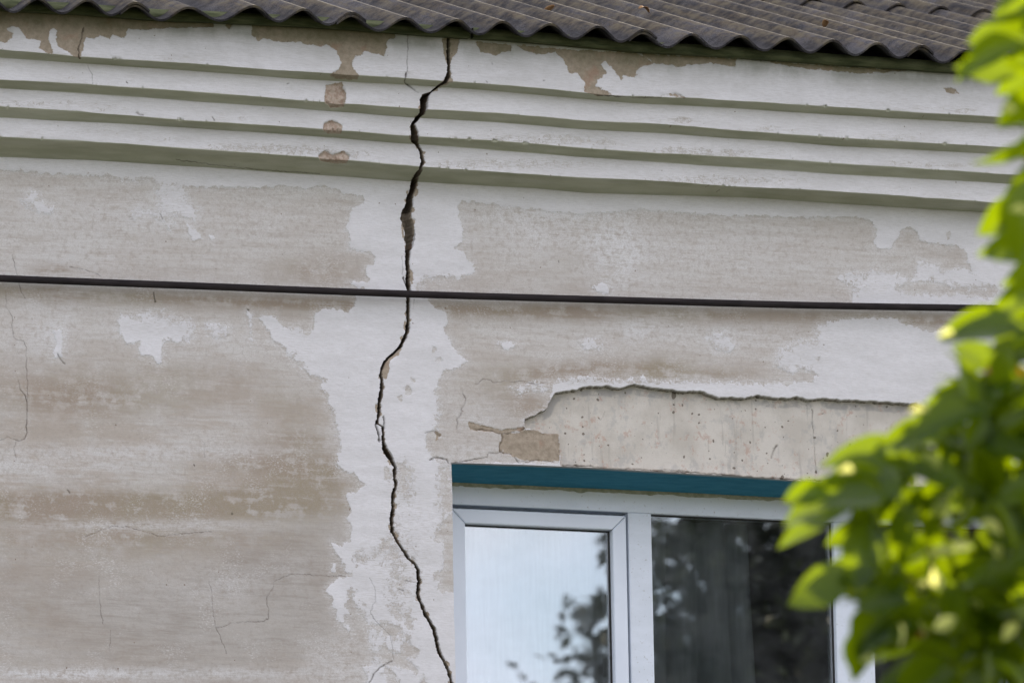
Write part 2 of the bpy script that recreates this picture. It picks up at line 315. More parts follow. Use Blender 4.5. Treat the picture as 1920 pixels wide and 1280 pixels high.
def mat_ground():
    t = NT('dry_grass_ground'); P = t.coord(); n = t.noise(P, 1.3, 8, .65); f = t.noise(P, 30, 4, .7)
    c = t.mix(t.rng(n, .35, .65), (.055, .065, .035), (.11, .11, .07)); c = t.mix(t.rng(f, .3, .7, .5, 0), c, (.07, .085, .03))
    return t.done(t.bsdf(c, .95, t.bump(f, .6, .03), .1))
M['ground'] = mat_ground()

# ---------------------------------------------------------------- photo measurements (pixels of the 1920x1280 photograph) used as a survey of the wall
EDGE = {  # height lines of the cornice steps: (x, y) samples; second item = depth of that arris
 'A_top': ([(0,93),(150,107),(333,118),(500,131),(617,138),(750,147),(900,157),(1000,165),(1147,180),(1290,184),(1462,195),(1650,207),(1845,218)], -.235),
 'A_bot': ([(0,109),(167,120),(333,131),(600,151),(750,159),(900,169),(1000,178),(1200,195),(1387,204),(1575,216),(1852,232)], -.19),
 'B_top': ([(0,150),(167,159),(333,170),(500,183),(617,193),(787,205),(933,213),(1100,227),(1233,233),(1387,246),(1575,259),(1867,276)], -.19),
 'B_bot': ([(0,166),(333,188),(617,208),(767,220),(933,230),(1100,243),(1233,250),(1575,274),(1867,289)], -.145),
 'C_top': ([(0,200),(167,212),(333,225),(617,243),(750,254),(933,265),(1100,278),(1233,288),(1387,295),(1575,307),(1852,325)], -.145),
 'C_bot': ([(0,221),(333,238),(617,257),(750,268),(933,283),(1100,295),(1233,305),(1575,328),(1852,342)], -.10),
 'D_top': ([(0,257),(167,266),(333,277),(617,297),(833,317),(1000,328),(1233,340),(1387,351),(1575,360),(1852,379)], -.10),
 'D_bot': ([(0,295),(167,300),(333,310),(500,322),(667,333),(833,345),(1000,353),(1100,362),(1233,366),(1387,370),(1575,382),(1837,397)], 0.),
 'LINT':  ([(845,867),(985,871),(1100,876),(1250,885),(1400,893),(1485,900),(1600,906)], 0.),
}
def zcurve(key):
    pts, y = EDGE[key]; p = np.array(pts, float); q = unp(p[:, 0], p[:, 1], y)
    X, Z = q[:, 0], q[:, 2]; n = min(4, len(X)-1); c = np.polyfit(X, Z, 1)
    xs = np.concatenate([[-9], X, [9]]); zl = np.polyval(c, X[0]), np.polyval(c, X[-1])
    zs = np.concatenate([[Z[0]+(X[0]+9)*0], Z, [Z[-1]]])
    return lambda x: np.interp(x, xs, zs)
CRACK = [ # y, left, right of the main crack
 (40,839,843),(72,838.5,843.5),(110,838,843),(133,839,844),(148,834,843),(155,830,838),(163,818,823),(172,808,811),(178,790,806),(187,788,802.5),(200,788,803),(213,786,797),(220,778,787),(233,771,778),
 (247,770,784),(260,771,786),(267,773,784),(273,780,786),(283,787,791.5),(293,788,794),(302,790,796),(310,787,794),(320,783,791),(333,774,785),(340,770,782),(350,769,780),(360,767,778),(367,764,775),(383,761,773),
 (391,757,772),(409,750,771),(416,753,774),(423,756,775),(437,758,777),(448,759,777),(455,760,775),(463,761,774),(470,761,771),(488,760.5,767),(506,762,768),(524,762,768),(542,763.5,770.5),(560,763.5,769.5),(581,762,768),(603,763.5,768),(617,762,767.5),
 (632,757,763),(650,748,753.5),(667,731,735.5),(678,719,723),(693,713,717),(703,712.5,716.5),(714,714,718.5),(732,712.5,717.5),(747,709,716),(757,707.5,713),(772,708.5,713),(786,706,711),(794,705.5,708.5),(800,716,719.5),(815,717,720.5),
 (830,716.5,721),(841,717.5,726),(852,722,735),(864,731,738),(875,738,743),(890,737,742),(909,741,745),(924,735,740),(942,734,739),(957,734,740),(972,732,737),(995,732.5,738),(1010,740,744.5),(1032,754,759),(1047,763.6,769),
 (1055,774,779),(1066,781,786.5),(1089,784,789.5),(1111,781,786),(1126,786,790.6),(1149,794,800),(1175,809,816),(1197,816,822),(1216,819.5,825),(1235,828,834),(1254,837.5,843),(1272,844,848.5),(1330,852,856)]
CR = np.array(CRACK, float)
def hash1(a): return np.modf(np.abs(np.sin(a*127.1)*43758.5453))[0]
def crackLR(py):
    j1 = vnoise(py/9.0, py*0+3.3, 91, 5, .8)*3.2; j2 = vnoise(py/8.0, py*0+9.3, 92, 5, .8)*3.0
    return np.interp(py, CR[:, 0], CR[:, 1])+j1-.8-.6*(py > 560), np.interp(py, CR[:, 0], CR[:, 2])+j2+.9

# ---- mask raster in survey pixels
RX0, RY0, RS = -80., -60., 2.
gx, gy = np.meshgrid(np.arange(RX0, 2010, RS), np.arange(RY0, 1350, RS))
def poly_add(dst, pts, sign, mx=22.):
    p = np.array(pts, float); x0, y0 = p.min(0)-mx; x1, y1 = p.max(0)+mx
    i0, i1 = max(0, int((x0-RX0)/RS)), min(gx.shape[1], int((x1-RX0)/RS)+2); j0, j1 = max(0, int((y0-RY0)/RS)), min(gx.shape[0], int((y1-RY0)/RS)+2)
    X = gx[j0:j1, i0:i1]; Y = gy[j0:j1, i0:i1]; d2 = np.full(X.shape, 1e9); ins = np.zeros(X.shape, bool)
    for k in range(len(p)):
        a, b = p[k], p[(k+1) % len(p)]; e = b-a; L2 = max((e**2).sum(), 1e-9)
        t = np.clip(((X-a[0])*e[0]+(Y-a[1])*e[1])/L2, 0, 1); d2 = np.minimum(d2, (X-a[0]-t*e[0])**2+(Y-a[1]-t*e[1])**2)
        if a[1] != b[1]:
            c = (a[1] > Y) != (b[1] > Y); ins ^= c & (X < (b[0]-a[0])*(Y-a[1])/(b[1]-a[1])+a[0])
    s = np.sqrt(d2)*np.where(ins, 1, -1); s = np.clip(s, -mx, mx); v = dst[j0:j1, i0:i1]
    dst[j0:j1, i0:i1] = np.maximum(v, s) if sign > 0 else np.minimum(v, -s)
def gauss(dst, lst):
    for x, y, rx, ry, s in lst:
        g = s*np.exp(-((gx-x)/rx)**2-((gy-y)/ry)**2); dst += g
paint = np.full(gx.shape, 20.); mortar = np.full(gx.shape, -20.); lintel = np.full(gx.shape, -20.)
def cab(x): return np.interp(x, [-100, 0, 480, 765, 960, 1440, 1840, 2000], [516, 521, 541.5, 551, 558, 568, 579, 583])
BARE = [
 [(-100,315),(0,317),(87,326),(125,327),(150,326),(207,332),(250,340),(282,333),(295,350),(350,352),(425,350),(480,352),(510,351),(530,347),(572,355),(600,347),(630,355),(642,362),(682,367),(682,382),(660,392),(655,415),(647,427),(656,442),(655,467),(675,469),(692,474),(704,482),(702,495),(687,500),(685,512),(692,527),(655,530),(700,548),(480,541),(0,521),(-100,515)],
 [(867,377),(960,387),(1080,402),(1150,398),(1200,392),(1320,402),(1440,405),(1500,408),(1565,407),(1615,407),(1637,417),(1644,430),(1640,450),(1645,467),(1672,465),(1680,450),(1690,430),(1705,426),(1720,435),(1727,452),(1752,457),(1790,460),(1810,465),(1815,490),(1827,515),(1815,505),(1795,502),(1765,510),(1760,495),(1720,490),(1715,525),(1705,525),(1682,515),(1665,512),(1640,504),(1625,512),(1582,512),(1567,522),(1600,537),(1600,575),(1440,570),(960,560),(790,556),(790,535),(800,520),(865,520),(885,512),(890,502),(870,475),(850,465),(869,455),(869,430),(860,405),(857,387)],
 [(1682,540),(1715,527),(1752,527),(1790,540),(1875,537),(1860,560),(1790,550),(1740,552),(1702,552)],
 [(-100,515),(0,521),(480,541),(667,550),(667,561),(665,575),(650,586),(635,580),(602,577),(590,590),(587,620),(570,624),(560,612),(530,615),(517,595),(495,590),(485,597),(502,617),(512,640),(527,647),(542,665),(557,680),(575,697),(582,707),(595,705),(610,715),(600,730),(612,740),(617,765),(624,770),(627,790),(635,815),(639,840),(633,850),(627,868),(638,877),(647,885),(660,885),(674,902),(686,909),(669,920),(649,927),(654,943),(658,959),(651,971),(660,987),(654,1012),(635,1024),(622,1018),(627,1036),(641,1050),(649,1071),(660,1077),(637,1083),(613,1101),(612,1109),(623,1122),(629,1150),(639,1168),(660,1189),(647,1166),(651,1150),(649,1134),(657,1101),(662,1122),(674,1146),(688,1162),(694,1193),(700,1223),(700,1243),(680,1250),(688,1264),(690,1400),(-100,1400)],
 [(800,554),(1600,572),(1900,582),(1900,600),(1747,622),(1710,612),(1672,597),(1635,596),(1560,600),(1532,610),(1527,635),(1490,640),(1457,660),(1455,685),(1482,700),(1505,690),(1530,702),(1515,717),(1400,719),(1265,712),(1242,717),(1205,707),(1150,712),(1105,705),(1055,710),(1035,720),(1030,752),(1026,767),(984,786),(984,810),(1048,812),(1048,868),(845,868),(812,858),(800,835),(797,810),(820,805),(822,765),(817,740),(820,720),(832,695),(850,695),(860,687),(875,677),(847,650),(832,615),(840,605),(835,585),(805,572)],
 [(829,981),(852,955),(858,1115),(848,1109),(828,1109),(818,1075),(832,1065),(832,1015),(816,1010),(816,996)],
 [(822,880),(846,872),(850,960),(838,960),(826,945)],
 [(744,870),(756,868),(770,885),(765,915),(752,925),(746,900)],[(722,875),(728,880),(727,905),(721,900)],
 [(702,1170),(729,1168),(751,1176),(755,1187),(739,1197),(718,1189)],[(761,1152),(773,1158),(771,1180),(759,1170)],
 [(710,1221),(720,1209),(737,1223),(755,1223),(755,1203),(765,1195),(773,1211),(786,1219),(779,1227),(763,1235),(785,1252),(781,1262),(763,1252),(733,1247),(718,1241),(712,1231)],
 [(722,1247),(743,1264),(757,1290),(733,1290),(720,1264)],[(794,1262),(804,1290),(783,1290)],[(731,1126),(755,1150),(751,1162),(739,1146)],[(741,1080),(755,1085),(752,1100),(740,1098)],
 [(770,708),(779,712),(777,717)],[(752,730),(765,723),(778,735),(765,741)],[(745,745),(752,742),(752,752)],[(808,648),(818,652),(812,660)],[(812,670),(830,672),(828,678),(815,675)],[(665,1045),(678,1043),(680,1052),(668,1056)],
 [(1775,437),(1781,433),(1783,445),(1777,449)],[(850,462),(866,461),(865,468),(853,468)],[(720,1015),(732,1012),(728,1030),(716,1030)],[(735,1020),(748,1035),(742,1050),(728,1040)],
]
WHITE = [
 [(40,375),(60,352),(80,380),(105,388),(95,402),(75,400),(50,390)],[(295,340),(350,342),(352,375),(370,395),(365,412),(330,405),(300,415),(280,400),(294,392)],[(240,405),(262,385),(272,400),(255,415)],[(310,420),(326,416),(322,432),(312,428)],[(352,422),(366,430),(378,448),(360,450),(352,435)],[(392,440),(402,446),(396,452)],
 [(220,600),(230,590),(257,594),(265,586),(287,586),(307,587),(332,599),(355,600),(365,610),(367,622),(355,635),(342,647),(325,640),(307,640),(302,657),(304,680),(295,681),(287,667),(262,665),(262,640),(237,645),(225,627)],
 [(385,607),(400,605),(430,612),(432,627),(410,635),(397,630),(385,622)],[(463,582),(473,590),(472,640),(466,600)],[(1082,640),(1100,635),(1125,637),(1127,652),(1100,657)],[(1325,625),(1360,622),(1380,645),(1370,660),(1340,655)],[(930,645),(950,640),(975,648),(950,655)],
 [(960,727),(987,720),(1030,721),(1032,732),(1005,735),(995,730),(975,740)],[(1110,535),(1130,530),(1142,540),(1140,550),(1115,545)],[(100,615),(116,618),(116,665),(100,672),(104,640)],
 [(1391,742),(1398,745),(1394,750)],[(623,1058),(628,1056),(627,1070),(624,1070)],
]
for q in BARE: poly_add(paint, q, -1)
for q in WHITE: poly_add(paint, q, 1)
MORT = [
 [(-100,15),(150,22),(250,34),(400,40),(400,50),(330,52),(260,57),(242,54),(232,72),(222,70),(212,66),(206,75),(186,67),(176,75),(160,70),(154,90),(151,112),(138,105),(110,88),(105,75),(107,58),(100,53),(92,60),(90,72),(95,85),(100,103),(90,100),(72,90),(78,76),(50,72),(42,60),(35,50),(22,50),(12,55),(25,60),(22,70),(10,82),(0,78),(-100,70)],
 [(425,38),(440,40),(430,55),(422,50)],
 [(472,46),(620,52),(735,60),(743,72),(728,75),(720,106),(690,98),(683,96),(680,103),(665,107),(660,118),(662,132),(673,143),(670,150),(640,150),(617,143),(635,130),(640,115),(630,95),(612,84),(600,87),(580,84),(555,78),(530,80),(495,72),(486,78),(473,66)],
 [(828,72),(862,72),(858,95),(848,110),(844,118),(838,118),(832,100)],[(830,150),(838,140),(848,145),(849,154),(836,158),(818,172),(812,172)],
 [(890,78),(960,84),(958,95),(940,100),(930,104),(900,98)],
 [(965,84),(1050,92),(1195,100),(1225,118),(1200,125),(1190,148),(1168,140),(1165,152),(1150,130),(1135,115),(1125,120),(1138,138),(1120,150),(1118,162),(1145,177),(1120,180),(1095,172),(1096,155),(1082,137),(1066,138),(1063,128),(1055,110),(1040,96),(1020,102),(1000,100),(985,95)],
 [(1200,100),(1380,110),(1378,125),(1330,118),(1270,125),(1260,122),(1230,120)],[(1410,112),(1500,120),(1700,132),(1620,138),(1540,132),(1520,130)],
 [(1770,165),(1795,165),(1797,175),(1775,174)],[(1240,180),(1265,174),(1285,184)],
 [(740,660),(748,663),(737,672),(730,680),(729,693),(726,702),(724,710),(719,711),(716,700),(716,688),(722,676)],[(703,757),(708,757),(711,765),(708,778),(703,768)],[(767,503),(775,512),(776,524),(771,532),(766,520)],[(769,226),(773,225),(773,248),(768,240)],[(762,358),(768,355),(766,368),(762,368)],[(752,408),(757,420),(758,455),(754,440)],[(757,600),(763,600),(763,625),(758,618)],
 [(941,812),(965,812),(985,806),(1010,806),(1018,811),(1048,809),(1050,864),(985,864),(965,855),(945,848),(940,830)],
 [(878,790),(900,796),(940,806),(984,800),(980,808),(940,812),(905,808),(882,806)],
 [(816,808),(827,816),(818,826),(817,812)],[(937,828),(944,824),(944,850),(936,845)],
]
HOLE = [[(612,160),(640,156),(648,175),(645,200),(620,202),(609,190)],[(607,232),(622,225),(642,235),(640,250),(615,249),(606,243)],[(598,292),(610,283),(624,290),(645,284),(656,293),(650,305),(625,305),(602,301)]]
for i in range(70):
    y_ = 80+i*17.3+8*RNG.random(); l_, r_ = np.interp(y_, CR[:, 0], CR[:, 1]), np.interp(y_, CR[:, 0], CR[:, 2]); sz = 2+5.5*RNG.random()**2
    b_ = (l_, -1) if RNG.random() < .45 else (r_, 1)
    MORT.append([(b_[0]-b_[1]*1.5, y_-sz*(.8+RNG.random())), (b_[0]+b_[1]*sz*.8, y_-sz*.3), (b_[0]+b_[1]*sz*.55, y_+sz*.7), (b_[0]-b_[1]*1.5, y_+sz*(1+RNG.random()))])
for q in MORT+HOLE: poly_add(mortar, q, 1)
hole = np.full(gx.shape, -20.)
for q in HOLE: poly_add(hole, q, 1)
LP = [(984,786),(1005,777),(1026,767),(1031,752),(1042,737),(1060,733),(1080,731),(1092,726),(1115,724),(1140,724),(1165,729),(1178,724),(1190,721),(1217,726),(1242,729),(1260,731),(1277,734),(1300,733),(1322,735),(1335,741),(1347,746),(1370,745),(1395,747),(1415,742),(1435,742),(1447,745),(1477,747),(1495,744),(1512,749),(1550,747),(1575,750),(1640,752),(1680,755),(1720,757),(1737,766),(1752,772),(1776,778),(1777,920),(1051,920),(1050,812),(1018,811),(1010,806),(985,803)]
poly_add(lintel, LP, 1)
stain = np.zeros(gx.shape); wear = np.zeros(gx.shape); moss = np.zeros(gx.shape); wash = np.zeros(gx.shape); grey = np.zeros(gx.shape)
gauss(stain, [(300,950,380,26,.75),(90,948,120,30,.6),(270,975,90,45,.6),(590,885,75,35,.9),(500,930,130,40,.6),(470,865,120,25,.6),(100,1000,220,60,.45),(450,1010,150,30,.4),(80,700,180,50,.3),(120,760,160,60,.4),(300,745,280,30,.35),(400,700,140,25,.35),(550,780,80,40,.3),(560,830,80,25,.6),
 (1040,700,120,22,.6),(1130,690,60,20,.5),(1230,700,50,22,.55),(1350,702,80,14,.6),(1250,680,60,20,.4),(600,510,110,35,.55),(250,515,160,14,.25),(100,508,40,14,1.0),(110,555,14,30,.5),(85,552,12,20,.5),(1090,480,50,30,.3),(1110,560,90,40,.3),(950,740,90,40,.5),(1000,770,60,30,.4),(60,1140,90,50,.3),(60,1250,90,20,.25)])
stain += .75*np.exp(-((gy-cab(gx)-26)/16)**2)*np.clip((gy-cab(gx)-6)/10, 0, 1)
gauss(grey, [(200,1120,420,110,.75),(500,1130,160,120,.7),(300,1230,300,90,.5),(600,960,70,90,.5),(540,1010,90,70,.4),(1000,470,300,60,.12)])
gauss(wash, [(300,430,400,60,.3),(1000,440,200,60,.4),(1400,470,220,60,.4),(1350,620,300,30,.25),(60,560,100,20,.2),(250,395,200,40,.35),(160,500,120,40,.4),(60,630,60,50,.6),(110,620,30,60,.5),(250,620,150,50,.3),(60,870,250,18,.5),(300,845,300,14,.6),(350,985,170,12,.6),(130,985,160,12,.4),(1160,500,55,60,.8),(1150,450,60,40,.5),(1050,400,200,16,.5),(1190,620,60,30,.7),(1400,640,100,30,.3),(300,1262,400,12,.7),(100,1262,120,10,.6),(420,1100,90,40,.35),(900,770,60,40,.5),(880,845,60,20,.5),(640,1230,60,40,.5),(560,1060,70,30,.2),(1000,430,120,40,.25)])
gauss(wear, [(745,1000,25,90,.45),(770,1100,50,70,.4),(790,960,30,60,.35),(720,1230,60,50,.3),(680,1150,30,60,.3),(323,380,38,38,.55),(260,400,40,18,.5),(60,378,45,25,.45),(300,600,70,30,.55),(560,660,40,50,.35),(1540,650,40,50,.4),(230,360,90,40,.35),(500,480,80,30,.35),(820,532,50,16,.75),(1620,530,60,25,.55),(1790,540,90,16,.5),(1740,500,50,25,.3),(1480,670,50,40,.4),(1340,640,70,20,.5),(400,620,60,25,.5),(1150,640,120,22,.35),(730,1110,70,70,.22),(760,1040,50,80,.3),(835,920,14,70,.9),(760,900,22,40,.7),(690,1040,30,25,.6),(610,800,30,70,.35),(850,780,40,60,.6),(990,728,40,14,.6),
 (60,195,150,8,.7),(200,248,130,8,.5),(490,278,130,12,1.0),(660,290,60,10,.7),(1000,262,170,13,.9),(980,308,180,11,.9),(1330,288,140,11,.9),(1340,338,190,12,.9),(200,205,60,7,.5),(1240,238,60,6,.6),(1380,246,60,5,.5),(1200,715,260,6,.6)])
for i in range(34):
    x_ = RNG.uniform(0, 1850); k_ = ['A_top', 'B_top', 'C_top', 'D_top'][i % 4]; p_ = np.array(EDGE[k_][0]); gauss(wear, [(x_, np.interp(x_, p_[:, 0], p_[:, 1])-6-8*RNG.random(), 15+60*RNG.random(), 4+4*RNG.random(), .35+.4*RNG.random())])
fr_top = np.interp(gx, [0,150,300,480,620,735,850,1000,1200,1400,1600,1750], [22,30,42,50,58,65,74,85,103,113,128,137])
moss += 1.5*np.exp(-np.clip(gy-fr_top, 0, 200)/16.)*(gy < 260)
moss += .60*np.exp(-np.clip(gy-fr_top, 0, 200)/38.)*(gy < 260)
def samp(a, px, py):
    u = np.clip((px-RX0)/RS, 0, a.shape[1]-1.001); v = np.clip((py-RY0)/RS, 0, a.shape[0]-1.001)
    i = u.astype(int); j = v.astype(int); fu = u-i; fv = v-j
    return (a[j, i]*(1-fu)+a[j, i+1]*fu)*(1-fv)+(a[j+1, i]*(1-fu)+a[j+1, i+1]*fu)*fv
HAIR = [ # width px, depth mm, points
 (1.7,5,[(157,52),(154,70),(149,84),(147,95),(150,110)]),(.9,1,[(163,123),(167,130),(172,140),(174,158)]),(1.0,2,[(764,60),(765,100),(764,130),(762,145)]),(1.8,5,[(762,137),(758,155),(770,165),(783,174)]),
 (1.1,2,[(868,730),(869,740),(873,748),(871,757),(865,765),(864,778),(857,785),(858,795),(856,803)]),(1.0,1,[(890,720),(897,717),(905,711),(918,712),(928,718),(945,714),(965,715),(990,716),(1005,720),(1027,718)]),
 (1.3,3,[(880,800),(895,806),(905,804),(920,807),(930,811),(942,812),(960,811),(975,808),(984,802)]),(1.3,3,[(940,812),(943,819),(942,826),(937,835),(938,845),(940,848)]),(1.3,3,[(845,868),(880,863),(900,859),(913,857),(916,850),(930,849),(938,847),(945,850),(958,850)]),(1.9,4,[(964,856),(968,861),(973,868)]),(1.1,2,[(970,862),(990,866),(1003,862),(1015,862),(1040,865)]),
 (1.8,4,[(805,862),(815,858),(825,858),(835,861),(841,867)]),(1.0,1,[(797,812),(812,808),(825,818)]),
 (.9,1,[(10,545),(12,575),(22,592),(24,620),(27,635),(45,640),(49,650),(50,700),(52,735),(50,770)]),(1.3,2,[(34,713),(37,728),(46,740),(51,752),(51,780),(50,810),(45,824),(36,827),(28,824),(15,819),(0,825)]),(1.1,1,[(30,828),(26,840),(30,858)]),(1.0,1,[(22,478),(30,505),(33,520),(40,545),(48,560)]),
 (1.0,1,[(405,1176),(420,1174),(430,1168),(460,1165),(495,1165),(504,1158),(505,1145),(500,1130),(502,1115),(512,1100),(515,1088),(540,1078),(560,1075),(590,1078),(650,1080)]),(.8,1,[(392,1090),(398,1115),(398,1140),(404,1172),(414,1195),(425,1225)]),(.8,1,[(186,1080),(187,1120),(193,1170)]),(.7,1,[(207,1180),(206,1225)]),
 (.9,1,[(693,1082),(700,1095),(704,1112),(704,1125),(698,1138),(695,1148),(699,1158),(709,1168),(718,1176),(726,1183),(733,1193),(736,1210),(738,1235)]),(1.7,2,[(736,1238),(722,1246),(713,1251),(702,1262),(693,1278)]),(2.2,2,[(748,1105),(756,1107)]),(1.0,1,[(757,1088),(770,1089),(782,1092)]),
 (2.1,14,[(705.5,790),(704.5,801),(708,808),(710.5,816),(711,828)]),(1.7,10,[(718.6,781),(719.5,790),(718,803)]),(.9,1,[(754,480),(755,500),(754,515)]),(1.9,6,[(755,520),(758,528),(763,536)]),(.8,1,[(776,562),(774,580)]),(1.1,1,[(300,400),(305,412)]),(.8,1,[(1262,455),(1262,455)]),
 (1.0,1,[(1262,0),(1262,1)]),(1.1,2,[(1528,765),(1530,800),(1534,850),(1536,885)]),(2.6,4,[(1462,832),(1457,843),(1452,855)]),(.8,1,[(383,830),(383,858)]),(.9,1,[(130,500),(160,505),(190,517)]),(.8,1,[(160,1005),(215,985),(250,990),(300,1005),(340,1000),(400,995)]),(.7,1,[(1130,785),(1140,768)]),
 (1.7,6,[(1060,870),(1110,871),(1150,876),(1200,877),(1235,880),(1290,882),(1350,886),(1420,892),(1500,896),(1600,902)]),(1.1,3,[(1250,877),(1290,880),(1320,886)]),(2.2,2,[(434,962),(435,963)]),(1.9,2,[(128,918),(130,924)]),(1.6,1,[(1047,489),(1048,492)]),(1.6,1,[(364,871),(365,873)]),(1.6,2,[(463,579),(466,581)]),(1.5,1,[(399,220),(402,226)]),(2.2,3,[(255,212),(262,216),(268,216)]),(1.6,1,[(236,154),(238,156)]),(1.6,1,[(538,157),(540,157)]),(1.7,1,[(922,118),(923,121)]),(1.7,1,[(911,153),(913,155)]),(1.5,1,[(1019,151),(1021,152)]),(2.0,2,[(288,548),(291,566)]),(2.2,3,[(108,664),(114,674),(121,681)]),(1.0,1,[(330,300),(480,318),(600,326)]),(1.3,1,[(1120,180),(1165,181),(1200,183),(1240,183)]),
]

# ---------------------------------------------------------------- the house
house = empty('house', (0, 0, 0)); tag(house, 'old limewashed house wall with stepped cornice, long crack and corrugated grey roof', 'house')
WX0, WX1 = -4.6, 5.4
def build_wall():
    zc = {k: zcurve(k) for k in EDGE}
    fr = np.array([(0,22),(150,30),(300,42),(480,50),(620,58),(735,65),(850,74),(1000,85),(1200,103),(1400,113),(1600,128),(1750,137)], float)
    q = unp(fr[:, 0], fr[:, 1]-22, -.235); zt = lambda x: np.interp(x, q[:, 0], q[:, 2])
    zb = lambda x: x*0+unp(np.array([960.]), np.array([1345.]), 0.)[0, 2]
    seq = [(zt, -.235), (zc['A_top'], -.235), (zc['A_bot'], -.19), (zc['B_top'], -.19), (zc['B_bot'], -.145), (zc['C_top'], -.145), (zc['C_bot'], -.10), (zc['D_top'], -.10), (zc['D_bot'], 0.), (zc['LINT'], 0.), (zb, 0.)]
    cell = .0021
    rows = []   # (seg, t)
    for s in range(len(seq)-1):
        h = math.hypot(abs(float(seq[s][0](0.))-float(seq[s+1][0](0.))), seq[s][1]-seq[s+1][1]); n = max(8, int(h/cell))
        t = np.arange(n)/n
        for a in t: rows.append((s, a))
        if s == 8: lint_row = len(rows)
    rows.append((len(seq)-2, 1.0)); nfine = len(rows)
    sill_z = 3.62; zlow = float(zb(0.))
    # columns
    cells = .0021
    xa, xb = -1.72, 1.95
    uL = np.concatenate([np.linspace(WX0, xa, 40)[:-1], np.linspace(xa, .0, int((0-xa)/cells))[:-1]])      # left block in own units, 0 = crack left
    nL = len(uL)
    nC = 9; nM = 110; nR = int((xb-0)/cells)
    V = len(rows)
    sidx = np.array([r[0] for r in rows]); tt = np.array([r[1] for r in rows])
    ydep0 = np.array([s[1] for s in seq])
    yrow = ydep0[sidx]*(1-tt)+ydep0[sidx+1]*tt
    def zrow(X):   # X: (V,k) -> z
        Z = np.zeros_like(X)
        for s in range(len(seq)-1):
            m = sidx == s; x = X[m]; t = tt[m][:, None]
            Z[m] = seq[s][0](x)*(1-t)+seq[s+1][0](x)*t
        return Z
    # crack left/right in X for each row
    def solve(fn, x0):
        X = np.full(V, x0)
        for _ in range(6):
            Z = zrow(X[:, None])[:, 0]; px, py = prj(X, yrow, Z); tgt = fn(py)
            d = fw + np.multiply.outer((tgt-960)/F, rt) - np.multiply.outer((py-640)/F, up)
            t = (yrow-CP[1])/d[:, 1]; X = CP[0]+t*d[:, 0]
        return X
    XL = solve(lambda p: crackLR(p)[0], -.2); XR = solve(lambda p: crackLR(p)[1], -.2)
    XW = solve(lambda p: np.interp(p, [60, 300, 700, 866, 910, 1000, 1100, 1280, 1345], [900, 890, 860, 845.5, 847.5, 849, 850.5, 854.5, 856.5])+vnoise(p/14., p*0, 5, 3)*np.where(p > 866, .8, 0), -.10)
    XR = np.maximum(XR, XL+.003); XW = np.maximum(XW, XR+.004)
    eps = .0006
    cols = []
    a = (uL-WX0)/(0-WX0)
    # left block: keep distances close to true far from the crack
    xref = -.30
    lb = np.where(uL[None, :] < xa, uL[None, :], xa+(uL[None, :]-xa)*((XL[:, None]-eps-xa)/(0-xa)))
    cols.append(lb)
    cw = np.array([-eps*0, 0.0, .04, .16, .38, .62, .84, .96, 1.0])
    ci = XL[:, None]+(XR-XL)[:, None]*cw[None, :]
    ci[:, 0] = XL-eps*.3; cols.append(ci)
    s = np.linspace(0, 1, nM); mb = (XR+eps)[:, None]+(XW-XR-eps-.0008)[:, None]*s[None, :]; cols.append(mb)
    wi = nL+nC+nM
    s = np.linspace(0, 1, nR); rb = XW[:, None]+(xb-XW)[:, None]*s[None, :]; cols.append(rb)
    ex = np.linspace(xb, WX1, 40)[1:]; cols.append(np.repeat(ex[None, :], V, 0))
    X = np.concatenate(cols, 1); Z = zrow(X); Y = np.repeat(yrow[:, None], X.shape[1], 1); U = X.shape[1]
    px, py = prj(X, Y, Z)
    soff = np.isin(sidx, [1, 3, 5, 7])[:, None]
    S = {}
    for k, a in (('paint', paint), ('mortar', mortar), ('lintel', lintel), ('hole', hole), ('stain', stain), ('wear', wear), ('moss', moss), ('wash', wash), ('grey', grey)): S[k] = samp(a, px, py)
    off = (px < -70) | (px > 1990) | (py > 1340)
    rnd = vnoise(X*2.2, Z*2.2, 44, 4)*22
    S['paint'] = np.where(off, rnd, S['paint']); 
    for k in ('mortar', 'lintel', 'hole'): S[k] = np.where(off, -20, S[k])
    below = (yrow == 0)[:, None] & np.ones_like(X, bool)
    S['moss'] = np.where(sidx[:, None] <= 1, S['moss'], 0)*np.ones_like(X)
    S['paint'] = np.where(below | off, S['paint'], np.maximum(S['paint'], 12)-7*(sidx[:, None] > 0)*np.clip(S['wear'], 0, 1))
    S['lintel'] = np.where(below & (sidx[:, None] == 8), S['lintel'], -20)
    # hair cracks
    ck_shade = np.zeros_like(X); hd = np.zeros_like(X)
    pj = px+vnoise(px/7, py/7, 60, 3)*2.2; qj = py+vnoise(px/7, py/7, 61, 3)*2.2
    for wd, dep, pts in HAIR:
        p = np.array(pts, float); x0, y0 = p.min(0)-8; x1, y1 = p.max(0)+8
        m = np.nonzero((px > x0) & (px < x1) & (py > y0) & (py < y1))
        if not len(m[0]): continue
        a, b = pj[m], qj[m]; d2 = np.full(a.shape, 1e9)
        for k in range(len(p)-1):
            A, e = p[k], p[k+1]-p[k]; t = np.clip(((a-A[0])*e[0]+(b-A[1])*e[1])/max((e**2).sum(), 1e-6), 0, 1)
            d2 = np.minimum(d2, (a-A[0]-t*e[0])**2+(b-A[1]-t*e[1])**2)
        v = np.exp(-d2/(wd*.68)**2)*np.clip(.8+.7*vnoise(a/17, b/17, 63, 3), .1, 1.); st = 1. if dep >= 5 else min(1., .3+wd*.42)
        ck_shade[m] = np.maximum(ck_shade[m], v*st); hd[m] = np.maximum(hd[m], v*dep*.001)
    # displacement towards the room (+Y)
    lraw = S['lintel']
    nz = vnoise(X*3.2, Z*3.2, 21, 3)*.0028 + vnoise(X*26, Z*40, 22, 4, .6)*.0007
